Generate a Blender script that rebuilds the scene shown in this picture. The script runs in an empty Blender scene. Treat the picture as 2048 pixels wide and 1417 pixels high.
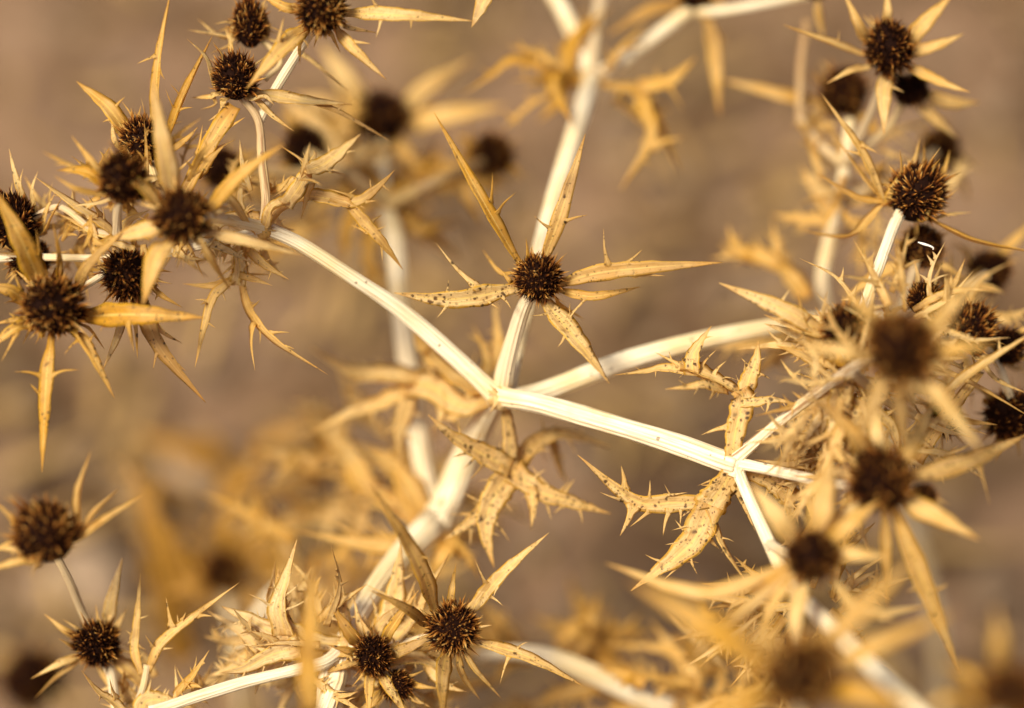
import bpy, math, random
from mathutils import Vector, Matrix, noise
random.seed(7)
SC = bpy.context.scene
COL = SC.collection
rnd = random.uniform

# ------------------------------------------------------------------ camera
FOC, PITCH, HGT, LENS = 0.55, math.radians(50), 0.30, 85.0
cam = bpy.data.cameras.new('camera')
cam.lens = LENS; cam.sensor_width = 36.0
cam.clip_start = 0.02; cam.clip_end = 500
cam.dof.use_dof = True; cam.dof.focus_distance = FOC; cam.dof.aperture_fstop = 3.0
camo = bpy.data.objects.new('camera', cam); COL.objects.link(camo)
FW = Vector((0, math.cos(PITCH), -math.sin(PITCH)))
RT = Vector((1, 0, 0)); UP = RT.cross(FW)
CP = Vector((0, 0, HGT)) - FW * FOC
camo.location = CP
camo.rotation_euler = (math.pi/2 - PITCH, 0, 0)
SC.camera = camo

# ------------------------------------------------------------------ light
w = bpy.data.worlds.new('World'); SC.world = w; w.use_nodes = True
nt = w.node_tree; nt.nodes.clear()
sky = nt.nodes.new('ShaderNodeTexSky'); sky.sky_type = 'NISHITA'; sky.sun_disc = False
SUN_EL, SUN_AZ = math.radians(60), math.radians(-132)     # azimuth measured from +Y towards +X
sky.sun_elevation = SUN_EL; sky.sun_rotation = SUN_AZ
sky.air_density = 0.7; sky.dust_density = 6.0; sky.ozone_density = 0.3
bg = nt.nodes.new('ShaderNodeBackground'); bg.inputs[1].default_value = 0.052
wo = nt.nodes.new('ShaderNodeOutputWorld')
nt.links.new(sky.outputs[0], bg.inputs[0]); nt.links.new(bg.outputs[0], wo.inputs[0])
sl = bpy.data.lights.new('sun', 'SUN'); sl.energy = 2.35; sl.angle = math.radians(13); sl.color = (1, .91, .745)
so = bpy.data.objects.new('sun', sl); COL.objects.link(so)
sd = Vector((math.sin(SUN_AZ)*math.cos(SUN_EL), math.cos(SUN_AZ)*math.cos(SUN_EL), math.sin(SUN_EL)))
so.rotation_euler = sd.to_track_quat('Z', 'Y').to_euler(); so.location = (0, 0, 3)
SC.view_settings.view_transform = 'Standard'; SC.view_settings.look = 'None'
SC.view_settings.exposure = 1.02; SC.view_settings.gamma = 1.0
SC.view_settings.use_curve_mapping = False

# ------------------------------------------------------------------ picture -> place
KX = 36.0/LENS/2048.0
def P(x, y, dz=0.0):
    D = FOC + dz*0.001
    return CP + RT*((x-1024)*KX*D) + UP*(-(y-708.5)*KX*D) + FW*D
def M(px, dz=0.0):
    return px*KX*(FOC + dz*0.001)
def IV(x, y, z):                       # direction in camera terms -> world
    return (RT*x - UP*y + FW*z).normalized()

# ------------------------------------------------------------------ materials
def new_mat(name):
    m = bpy.data.materials.new(name); m.use_nodes = True
    t = m.node_tree; t.nodes.clear()
    return m, t
class NT:
    def __init__(s, t): s.t = t
    def n(s, ty, **kw):
        o = s.t.nodes.new(ty)
        for k, v in kw.items(): setattr(o, k, v)
        return o
    def l(s, a, b): s.t.links.new(a, b)
    def math(s, op, a, b=None, c=None, clamp=False):
        o = s.n('ShaderNodeMath', operation=op, use_clamp=clamp)
        for i, v in enumerate((a, b, c)):
            if v is None: continue
            if isinstance(v, (int, float)): o.inputs[i].default_value = v
            else: s.l(v, o.inputs[i])
        return o.outputs[0]
    def mix(s, f, a, b, mode='MIX'):
        o = s.n('ShaderNodeMix', data_type='RGBA', blend_type=mode)
        for i, v in ((0, f), (6, a), (7, b)):
            if isinstance(v, (int, float)): o.inputs[i].default_value = v
            elif isinstance(v, tuple): o.inputs[i].default_value = (*v, 1)
            else: s.l(v, o.inputs[i])
        return o.outputs[2]
    def ss(s, v, lo, hi):
        o = s.n('ShaderNodeMapRange', interpolation_type='SMOOTHSTEP')
        s.l(v, o.inputs[0]); o.inputs[1].default_value = lo; o.inputs[2].default_value = hi
        return o.outputs[0]
    def noise(s, vec, scale, detail=3, rough=.55):
        o = s.n('ShaderNodeTexNoise'); o.inputs['Scale'].default_value = scale
        o.inputs['Detail'].default_value = detail; o.inputs['Roughness'].default_value = rough
        s.l(vec, o.inputs['Vector']); return o.outputs[0]

def mat_leaf():
    m, t = new_mat('dried_leaf'); k = NT(t)
    tc = k.n('ShaderNodeTexCoord'); oi = k.n('ShaderNodeObjectInfo')
    geo = k.n('ShaderNodeNewGeometry')
    uv = k.n('ShaderNodeSeparateXYZ'); k.l(tc.outputs['UV'], uv.inputs[0])
    u, v = uv.outputs[0], uv.outputs[1]
    oc = k.n('ShaderNodeSeparateColor'); k.l(oi.outputs['Color'], oc.inputs[0])
    tone, spot, brown = oc.outputs[0], oc.outputs[1], oc.outputs[2]
    e = k.math('ABSOLUTE', k.math('SUBTRACT', k.math('MULTIPLY', v, 2.0), 1.0))
    pos = geo.outputs['Position']
    n1 = k.noise(pos, 160, 4)
    # fibres run along the blade
    cb = k.n('ShaderNodeCombineXYZ')
    k.l(k.math('MULTIPLY', u, 2.5), cb.inputs[0]); k.l(k.math('MULTIPLY', v, 13.0), cb.inputs[1])
    k.l(k.math('MULTIPLY', oi.outputs['Random'], 60.0), cb.inputs[2])
    fib = k.noise(cb.outputs[0], 1.6, 3)
    tn = k.math('ADD', tone, k.math('MULTIPLY', k.math('SUBTRACT', n1, .5), 1.1), clamp=True)
    base = k.mix(tn, (.70, .365, .026), (.94, .75, .37))
    base = k.mix(k.math('MULTIPLY', k.ss(fib, .42, .66), .55), base, (.46, .245, .045))
    rib = k.math('SUBTRACT', 1.0, k.ss(e, .03, .16))
    base = k.mix(k.math('MULTIPLY', rib, .75), base, (.96, .70, .19))
    edge = k.ss(e, .70, .92)
    base = k.mix(k.math('MULTIPLY', edge, .92), base, (.84, .46, .025))
    # brown weathering, more of it near the base
    n2 = k.noise(pos, 75, 3)
    st = k.ss(k.math('ADD', n2, k.math('MULTIPLY', k.math('SUBTRACT', brown, .5), .55)), .50, .72)
    base = k.mix(k.math('MULTIPLY', st, .62), base, (.32, .145, .02))
    grey = k.math('MULTIPLY', k.ss(oi.outputs['Random'], .70, 1.0), .18)
    base = k.mix(grey, base, (.52, .40, .26))
    base = k.mix(k.math('MULTIPLY', k.ss(u, .80, .97), .50), base, (.58, .27, .04))
    foot = k.math('MULTIPLY', k.math('SUBTRACT', 1.0, k.ss(u, .02, .22)), .55)
    base = k.mix(foot, base, (.52, .26, .04))
    # netted veins on the broad pale blades
    wp = k.n('ShaderNodeVectorMath', operation='ADD'); k.l(pos, wp.inputs[0])
    nv = k.n('ShaderNodeTexNoise'); nv.inputs['Scale'].default_value = 500; nv.inputs['Detail'].default_value = 2; k.l(pos, nv.inputs['Vector'])
    ws = k.n('ShaderNodeVectorMath', operation='SCALE'); k.l(nv.outputs['Color'], ws.inputs[0]); ws.inputs[3].default_value = .0011
    k.l(ws.outputs[0], wp.inputs[1])
    ve = k.n('ShaderNodeTexVoronoi', feature='DISTANCE_TO_EDGE'); ve.inputs['Scale'].default_value = 300; k.l(wp.outputs[0], ve.inputs['Vector'])
    net = k.math('MULTIPLY', k.math('SUBTRACT', 1.0, k.ss(ve.outputs['Distance'], .02, .10)), k.ss(tone, .35, .75))
    base = k.mix(k.math('MULTIPLY', net, .40), base, (.95, .72, .30))
    # small irregular dark specks and soft blotches
    for sc_, rs, amt in ((780, .50, .93), (1500, .42, .75), (330, .30, .55), (1150, .46, .85)):
        vo = k.n('ShaderNodeTexVoronoi'); vo.inputs['Scale'].default_value = sc_; k.l(wp.outputs[0], vo.inputs['Vector'])
        sep = k.n('ShaderNodeSeparateColor'); k.l(vo.outputs['Color'], sep.inputs[0])
        rad = k.math('MULTIPLY', k.math('MULTIPLY', k.math('POWER', sep.outputs[0], 1.6), spot), rs)
        d = k.math('SUBTRACT', rad, vo.outputs['Distance'])
        cl = k.ss(k.noise(pos, 200+sc_*.1, 2), .44, .58)
        core = k.math('MULTIPLY', k.ss(d, -.04, .10), cl)
        halo = k.math('MULTIPLY', k.ss(d, -.26, .02), cl)
        base = k.mix(k.math('MULTIPLY', halo, .35), base, (.36, .18, .05))
        base = k.mix(k.math('MULTIPLY', core, amt), base, (.045, .026, .014))
    bs = k.n('ShaderNodeBsdfPrincipled'); k.l(base, bs.inputs['Base Color'])
    bs.inputs['Roughness'].default_value = .52; bs.inputs['Specular IOR Level'].default_value = .35
    bmp = k.n('ShaderNodeBump'); bmp.inputs['Strength'].default_value = .35; bmp.inputs['Distance'].default_value = .0004
    k.l(k.math('ADD', fib, k.math('MULTIPLY', n1, .5)), bmp.inputs['Height']); k.l(bmp.outputs[0], bs.inputs['Normal'])
    tr = k.n('ShaderNodeBsdfTranslucent'); k.l(k.mix(.35, base, (.95, .55, .09)), tr.inputs[0])
    mx = k.n('ShaderNodeMixShader'); mx.inputs[0].default_value = .38
    k.l(bs.outputs[0], mx.inputs[1]); k.l(tr.outputs[0], mx.inputs[2])
    o = k.n('ShaderNodeOutputMaterial'); k.l(mx.outputs[0], o.inputs[0])
    return m

def mat_stem():
    m, t = new_mat('bleached_stem'); k = NT(t)
    tc = k.n('ShaderNodeTexCoord'); oi = k.n('ShaderNodeObjectInfo'); geo = k.n('ShaderNodeNewGeometry')
    uv = k.n('ShaderNodeSeparateXYZ'); k.l(tc.outputs['UV'], uv.inputs[0])
    oc = k.n('ShaderNodeSeparateColor'); k.l(oi.outputs['Color'], oc.inputs[0])
    ang = k.math('MULTIPLY', uv.outputs[1], 6.28318)
    cb = k.n('ShaderNodeCombineXYZ')
    k.l(k.math('MULTIPLY', uv.outputs[0], 1.6), cb.inputs[0])
    k.l(k.math('MULTIPLY', k.math('SINE', ang), 4.0), cb.inputs[1]); k.l(k.math('ADD', k.math('MULTIPLY', k.math('COSINE', ang), 4.0), k.math('MULTIPLY', oi.outputs['Random'], 50)), cb.inputs[2])
    st = k.noise(cb.outputs[0], 1.0, 4)
    base = k.mix(oc.outputs[0], (.36, .20, .055), (.91, .80, .56))
    base = k.mix(k.math('MULTIPLY', k.ss(st, .44, .66), .70), base, (.58, .43, .22))
    n2 = k.noise(geo.outputs['Position'], 55, 3)
    base = k.mix(k.math('MULTIPLY', k.ss(n2, .46, .62), .5), base, (.74, .53, .20))
    cb2 = k.n('ShaderNodeCombineXYZ')
    k.l(k.math('MULTIPLY', uv.outputs[0], .9), cb2.inputs[0])
    k.l(k.math('MULTIPLY', k.math('SINE', ang), 1.3), cb2.inputs[1]); k.l(k.math('ADD', k.math('MULTIPLY', k.math('COSINE', ang), 1.3), k.math('MULTIPLY', oi.outputs['Random'], 91)), cb2.inputs[2])
    sn = k.noise(cb2.outputs[0], 1.0, 5, .65)
    stain = k.ss(k.math('ADD', sn, k.math('MULTIPLY', k.math('SUBTRACT', oc.outputs[2], .5), .4)), .60, .66)
    base = k.mix(k.math('MULTIPLY', stain, .85), base, (.26, .115, .03))
    vo = k.n('ShaderNodeTexVoronoi'); vo.inputs['Scale'].default_value = 420; k.l(geo.outputs['Position'], vo.inputs['Vector'])
    sp = k.n('ShaderNodeSeparateColor'); k.l(vo.outputs['Color'], sp.inputs[0])
    d = k.ss(k.math('SUBTRACT', k.math('MULTIPLY', k.math('POWER', sp.outputs[0], 4.0), .28), vo.outputs['Distance']), 0, .06)
    base = k.mix(k.math('MULTIPLY', d, .7), base, (.16, .08, .03))
    bs = k.n('ShaderNodeBsdfPrincipled'); k.l(base, bs.inputs['Base Color'])
    bs.inputs['Roughness'].default_value = .5; bs.inputs['Specular IOR Level'].default_value = .35
    bmp = k.n('ShaderNodeBump'); bmp.inputs['Strength'].default_value = .3; bmp.inputs['Distance'].default_value = .0005
    k.l(st, bmp.inputs['Height']); k.l(bmp.outputs[0], bs.inputs['Normal'])
    o = k.n('ShaderNodeOutputMaterial'); k.l(bs.outputs[0], o.inputs[0])
    return m

def mat_floret():
    m, t = new_mat('dried_florets'); k = NT(t)
    tc = k.n('ShaderNodeTexCoord'); oi = k.n('ShaderNodeObjectInfo')
    uv = k.n('ShaderNodeSeparateXYZ'); k.l(tc.outputs['UV'], uv.inputs[0])
    oc = k.n('ShaderNodeSeparateColor'); k.l(oi.outputs['Color'], oc.inputs[0])
    u = k.math('ADD', uv.outputs[0], k.math('MULTIPLY', k.math('SUBTRACT', uv.outputs[1], .5), .55))
    u = k.math('ADD', u, k.math('MULTIPLY', k.math('SUBTRACT', oc.outputs[0], .5), .8))
    r = k.n('ShaderNodeValToRGB'); k.l(u, r.inputs[0])
    els = r.color_ramp.elements
    els[0].position = .15; els[0].color = (.012, .004, .002, 1)
    els[1].position = 1.0; els[1].color = (.55, .33, .10, 1)
    for p, c in ((.40, (.060, .016, .004)), (.60, (.235, .080, .013)), (.80, (.44, .20, .038))):
        x = els.new(p); x.color = (*c, 1)
    bs = k.n('ShaderNodeBsdfPrincipled'); k.l(r.outputs[0], bs.inputs['Base Color'])
    bs.inputs['Roughness'].default_value = .85; bs.inputs['Specular IOR Level'].default_value = .06
    o = k.n('ShaderNodeOutputMaterial'); k.l(bs.outputs[0], o.inputs[0])
    return m

def mat_soil():
    m, t = new_mat('dry_soil'); k = NT(t)
    geo = k.n('ShaderNodeNewGeometry'); pos = geo.outputs['Position']
    a = k.noise(pos, 9, 3); b = k.noise(pos, 24, 3); c = k.noise(pos, 420, 4, .7); d = k.noise(pos, 3.2, 2)
    base = k.mix(k.ss(a, .41, .61), (.130, .074, .036), (.305, .187, .110))
    base = k.mix(k.math('MULTIPLY', k.ss(b, .54, .66), .75), base, (.40, .258, .160))
    base = k.mix(k.math('MULTIPLY', k.ss(b, .46, .34), .8), base, (.085, .050, .022))
    base = k.mix(k.math('MULTIPLY', k.ss(d, .52, .68), .5), base, (.20, .145, .075))
    base = k.mix(k.math('MULTIPLY', c, .35), base, (.16, .095, .05))
    bs = k.n('ShaderNodeBsdfPrincipled'); k.l(base, bs.inputs['Base Color'])
    bs.inputs['Roughness'].default_value = .95; bs.inputs['Specular IOR Level'].default_value = .1
    bmp = k.n('ShaderNodeBump'); bmp.inputs['Strength'].default_value = .8; bmp.inputs['Distance'].default_value = .003
    k.l(c, bmp.inputs['Height']); k.l(bmp.outputs[0], bs.inputs['Normal'])
    o = k.n('ShaderNodeOutputMaterial'); k.l(bs.outputs[0], o.inputs[0])
    return m
def mat_plain(name, c1, c2, scale):
    m, t = new_mat(name); k = NT(t)
    geo = k.n('ShaderNodeNewGeometry'); oi = k.noise(geo.outputs['Position'], scale, 3)
    bs = k.n('ShaderNodeBsdfPrincipled'); k.l(k.mix(k.ss(oi, .3, .7), c1, c2), bs.inputs['Base Color'])
    bs.inputs['Roughness'].default_value = .85
    o = k.n('ShaderNodeOutputMaterial'); k.l(bs.outputs[0], o.inputs[0])
    return m
LEAF, STEM, FLO, SOIL = mat_leaf(), mat_stem(), mat_floret(), mat_soil()
GRAVEL = mat_plain('gravel', (.30, .20, .115), (.17, .105, .055), 60)
STONE = mat_plain('pale_stone', (.36, .255, .16), (.27, .18, .105), 60)
STRAW = mat_plain('straw_litter', (.46, .29, .10), (.28, .16, .05), 40)
PETAL = mat_plain('bleached_petal', (.85, .82, .74), (.80, .76, .66), 400)

# ------------------------------------------------------------------ mesh helpers
class MB:
    def __init__(s): s.v, s.f, s.uv = [], [], []      # uv: one per vertex (vertices are split where needed)
    def build(s, name, mat, parent=None, origin=None, smooth=True, color=None):
        o0 = origin if origin is not None else Vector((0, 0, 0))
        me = bpy.data.meshes.new(name)
        me.from_pydata([tuple(p - o0) for p in s.v], [], s.f)
        ul = me.uv_layers.new(name='UVMap')
        li = [0]*len(me.loops); me.loops.foreach_get('vertex_index', li)
        fl = []
        for i in li: fl += s.uv[i]
        ul.data.foreach_set('uv', fl)
        if smooth: me.polygons.foreach_set('use_smooth', [True]*len(me.polygons))
        me.materials.append(mat); me.update()
        return link(name, me, parent, o0, color)
WLOC = {}
def link(name, me, parent, wloc, color=None):
    ob = bpy.data.objects.new(name, me); COL.objects.link(ob)
    WLOC[ob.name] = Vector(wloc)
    if parent is not None:
        ob.parent = parent; ob.location = Vector(wloc) - WLOC[parent.name]
    else: ob.location = wloc
    if color: ob.color = (*color, 1)
    return ob

def crom(pts, n):
    """Catmull-Rom through points (Vectors of any size), n+1 samples spread by chord length."""
    q = [2*pts[0]-pts[1]] + list(pts) + [2*pts[-1]-pts[-2]]
    L = [max((pts[i+1]-pts[i]).length, 1e-9) for i in range(len(pts)-1)]
    T = sum(L); out = []; acc = 0; seg = 0
    for i in range(n+1):
        s = T*i/n
        while seg < len(L)-1 and s > acc+L[seg]: acc += L[seg]; seg += 1
        t = min(max((s-acc)/L[seg], 0), 1)
        a, b, c, d = q[seg], q[seg+1], q[seg+2], q[seg+3]
        out.append(.5*((2*b) + (c-a)*t + (2*a-5*b+4*c-d)*t*t + (3*b-a-3*c+d)*t*t*t))
    return out
def lerp_keys(keys, t):
    for (a, va), (b, vb) in zip(keys, keys[1:]):
        if t <= b:
            s = (t-a)/(b-a) if b > a else 0
            s = s*s*(3-2*s)*.5 + s*.5
            return va+(vb-va)*s
    return keys[-1][1]
PROF = {
 'bract': [(0, .46), (.14, .52), (.36, 1), (.60, .80), (.84, .36), (.94, .14), (1, .03)],
 'lance': [(0, .60), (.25, 1), (.55, .78), (.82, .34), (.93, .13), (1, .03)],
 'lobe':  [(0, .95), (.25, 1), (.50, .74), (.75, .38), (.90, .15), (1, .03)],
 'flare': [(0, 1.25), (.15, .9), (.35, .80), (.6, .6), (.8, .33), (.92, .13), (1, .03)],
 'pet':   [(0, .62), (.4, .85), (.75, 1.1), (1, .95)],
 'tooth': [(0, .25), (.10, 1.0), (.17, 1.75), (.24, 1.0), (.34, .66), (.60, .42), (.82, .22), (1, .03)],
}
def strip(B, pts, wmax, face, prof='bract', fold=.35, rib=.16, roll=0.0, twist=0.0, wav=.05, n=None, thick=.00022, flat=False):
    """A leaf blade: a closed, lens-thin solid with a rib, folded along its midline."""
    n = n or max(8, 5*len(pts))
    c = crom(pts, n); base = len(B.v); hw0 = wmax*.5
    keys = PROF[prof] if isinstance(prof, str) else prof
    ph = rnd(0, 6.3); fr = rnd(5, 9); frames = []
    for i, p in enumerate(c):
        t = i/n
        T = (c[min(i+1, n)]-c[max(i-1, 0)]).normalized()
        S = T.cross(face)
        if S.length < 1e-4: S = T.cross(Vector((.3, .5, .8)))
        S.normalize(); N = S.cross(T).normalized()
        a = roll+twist*t
        S, N = S*math.cos(a)+N*math.sin(a), N*math.cos(a)-S*math.sin(a)
        hw = hw0*lerp_keys(keys, t)
        jl = 1+wav*1.6*math.sin(fr*1.7*t*3+ph); jr = 1+wav*1.6*math.sin(fr*1.3*t*3+ph*2)
        th = min(thick, hw*.6)
        frames.append((p, T, S, N, hw, hw*jl, hw*jr, fold))
        for v in (-1, -.5, 0, .5, 1):
            h = hw*(jl if v < 0 else jr)
            off = N*(fold*abs(v)*hw + wav*hw*math.sin(fr*t*4+ph+(2 if v > 0 else 0))*abs(v))
            top = th*.5 if abs(v) < 1 else 0
            if v == 0: top += rib*hw
            B.v.append(p+S*(v*h)+off+N*top); B.uv.append((t, (v+1)/2))
        for v in (.5, 0, -.5):
            h = hw*(jl if v < 0 else jr)
            off = N*(fold*abs(v)*hw + wav*hw*math.sin(fr*t*4+ph+(2 if v > 0 else 0))*abs(v))
            dn = th*.5+(rib*1.3*hw if v == 0 else 0)
            B.v.append(p+S*(v*h)+off-N*dn); B.uv.append((t, (v+1)/2))
    for i in range(n):
        a, b = base+8*i, base+8*(i+1)
        for j in range(8):
            B.f.append((a+j, a+(j+1) % 8, b+(j+1) % 8, b+j))
    B.f.append(tuple(base+j for j in range(7, -1, -1)))
    B.f.append(tuple(base+8*n+j for j in range(8)))
    return frames
def tooth(B, frames, t, side, tip=None, length=None, ang=60, w=None, lift=0.0):
    n = len(frames)-1; i = min(max(t*n, 0), n-.001); k = int(i); s = i-k
    p, T, S, N, hw, hl, hr, fold = frames[k]; p2 = frames[k+1][0]
    p = p.lerp(p2, s); hw = hw*(1-s)+frames[k+1][4]*s
    if tip is not None: side = 1 if (tip-p).dot(S) > 0 else -1
    e = p+S*(side*hw*.80)+N*(fold*hw*.8)
    if tip is None:
        a = math.radians(ang)
        tip = e+(T*math.cos(a)+S*(side*math.sin(a))+N*lift)*length
    L = (tip-e).length
    mid = e.lerp(tip, .45)+T*(L*.05*rnd(-1, 1))+N*(L*rnd(-.06, .10))
    e0 = p+S*(side*hw*.30)+N*(fold*hw*.30-.0003); e = e-N*.0001
    strip(B, [e0, e, mid, tip], (w or max(.0011, L*.15)), N, 'tooth', fold=.15, rib=.10, wav=0, n=14, thick=.00016)
def auto_teeth(B, frames, k, lo, hi, t0=.15, t1=.8):
    for _ in range(k):
        tooth(B, frames, rnd(t0, t1), random.choice((-1, 1)), length=rnd(lo, hi), ang=rnd(40, 85), lift=rnd(-.2, .4))

def tube(B, pts, ridges=11, seg=44, n=None, depth=.085, fl=.22):
    """A ridged stalk; pts are 4-vectors (x, y, z, radius)."""
    n = n or max(10, 7*len(pts)); c = crom(pts, n); base = len(B.v)
    cs = [Vector(p[:3]) for p in c]; ref = Vector((.31, .2, .93)); L = 0
    tw = rnd(-.8, .8); ph = rnd(0, 6)
    N = None
    for i, p in enumerate(cs):
        T = (cs[min(i+1, n)]-cs[max(i-1, 0)]).normalized()
        if N is None: N = T.cross(ref).normalized()
        N = (N-T*N.dot(T)).normalized(); Bn = T.cross(N)
        r = c[i][3]
        if i: L += (cs[i]-cs[i-1]).length
        for j in range(seg+1):
            a = 2*math.pi*j/seg
            rr = r*(1+depth*math.cos(ridges*(a+tw*i/n))+.04*math.sin(2*a+ph+i*.3)+.03*noise.noise(p*240)+fl*math.exp(-i/n*len(pts)*3.2)+fl*.7*math.exp(-(n-i)/n*len(pts)*4))
            B.v.append(p+(N*math.cos(a)+Bn*math.sin(a))*rr); B.uv.append((L*60, j/seg))
    W = seg+1
    for i in range(n):
        for j in range(seg):
            a = base+i*W+j; B.f.append((a, a+1, a+1+W, a+W))
    B.f.append(tuple(base+j for j in range(seg-1, -1, -1)))
    B.f.append(tuple(base+n*W+j for j in range(seg)))

# ------------------------------------------------------------------ flower-head florets (shared meshes, unit radius)
def spike(B, p, d, L, w, bend, rv, u0=0.0, u1=1.0, nseg=3):
    ax = d.cross(Vector((rnd(-1, 1), rnd(-1, 1), rnd(-1, 1)))).normalized(); bx = d.cross(ax)
    base = len(B.v); keys = (1.0, .85, .45)
    for i in range(nseg):
        s = i/nseg
        q = p+d*(L*s)+bend*(s*s*L); ww = w*keys[i]
        for a, b in ((1, 0), (0, .55), (-1, 0), (0, -.55)):
            B.v.append(q+ax*(a*ww)+bx*(b*ww)); B.uv.append((u0+(u1-u0)*s, rv))
    B.v.append(p+d*L+bend*L); B.uv.append((u1, rv)); tip = len(B.v)-1
    for i in range(nseg-1):
        for j in range(4):
            a = base+4*i; B.f.append((a+j, a+(j+1) % 4, a+4+(j+1) % 4, a+4+j))
    a = base+4*(nseg-1)
    for j in range(4): B.f.append((a+j, a+(j+1) % 4, tip))
def rv3(s): return Vector((rnd(-s, s), rnd(-s, s), rnd(-s, s)))
def floret_mesh(k):
    random.seed(100+k); B = MB()
    N = 135; ga = math.pi*(3-math.sqrt(5)); tilt = rv3(.35); lop = rv3(.10); bald = rv3(1).normalized()
    for i in range(N):
        z = 1-1.55*(i+.5)/N
        r = math.sqrt(max(0, 1-z*z)); a = ga*i+rnd(-.12, .12)
        d = Vector((r*math.cos(a), r*math.sin(a), z))
        p = Vector((d.x*.66, d.y*.66, d.z*.74-.02))*(1+lop.dot(d))
        dd = (d*.8+Vector((0, 0, .42))+rv3(.30)+tilt*.4).normalized()
        side = dd.cross(Vector((0, 0, 1))+rv3(.3)).normalized(); oth = dd.cross(side)
        nz = noise.noise(d*2.4+Vector((k*7.1, 0, 0)))
        rv = min(1, max(0, .46+.75*nz+rnd(-.25, .25)))
        if random.random() < .05 or (k % 2 and d.dot(bald) > .88 and random.random() < .5): continue
        # the stiff bractlet behind each floret, then its calyx teeth
        spike(B, p-dd*.06, (dd+rv3(.10)).normalized(), rnd(.22, .50)*(1+.5*nz)*(1.4 if random.random() < .24 else 1), rnd(.036, .084), rv3(.26), rv, .10, 1.0)
        for q in range(4):
            b = 2*math.pi*q/4+rnd(-.4, .4)
            o = side*math.cos(b)+oth*math.sin(b)
            spike(B, p+o*.05, (dd+o*rnd(.22, .75)+rv3(.15)).normalized(), rnd(.15, .33), rnd(.022, .040), rv3(.16)-o*.12, min(1, max(0, rv+rnd(-.3, .2))), .05, rnd(.6, .95))
        if random.random() < .30:
            spike(B, p+dd*.2, (dd+rv3(.5)).normalized(), rnd(.30, .46), .0065, rv3(.30), .3, .4, .75)
    me = B.build('florets', FLO).data
    o = [x for x in COL.objects if x.data == me][0]; bpy.data.objects.remove(o)
    return me
def core_mesh():
    B = MB(); n, s = 8, 14
    for i in range(n+1):
        th = math.pi*i/n
        for j in range(s):
            a = 2*math.pi*j/s; k = 1+.05*math.sin(5*a+i)
            B.v.append(Vector((.68*k*math.sin(th)*math.cos(a), .68*k*math.sin(th)*math.sin(a), .75*math.cos(th)-.02))); B.uv.append((.02, .5))
    for i in range(n):
        for j in range(s): B.f.append((i*s+j, (i+1)*s+j, (i+1)*s+(j+1) % s, i*s+(j+1) % s))
    me = B.build('receptacle', FLO).data
    o = [x for x in COL.objects if x.data == me][0]; bpy.data.objects.remove(o)
    return me
FLOR = [floret_mesh(k) for k in range(6)]
CORE = core_mesh()
random.seed(11)

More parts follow.
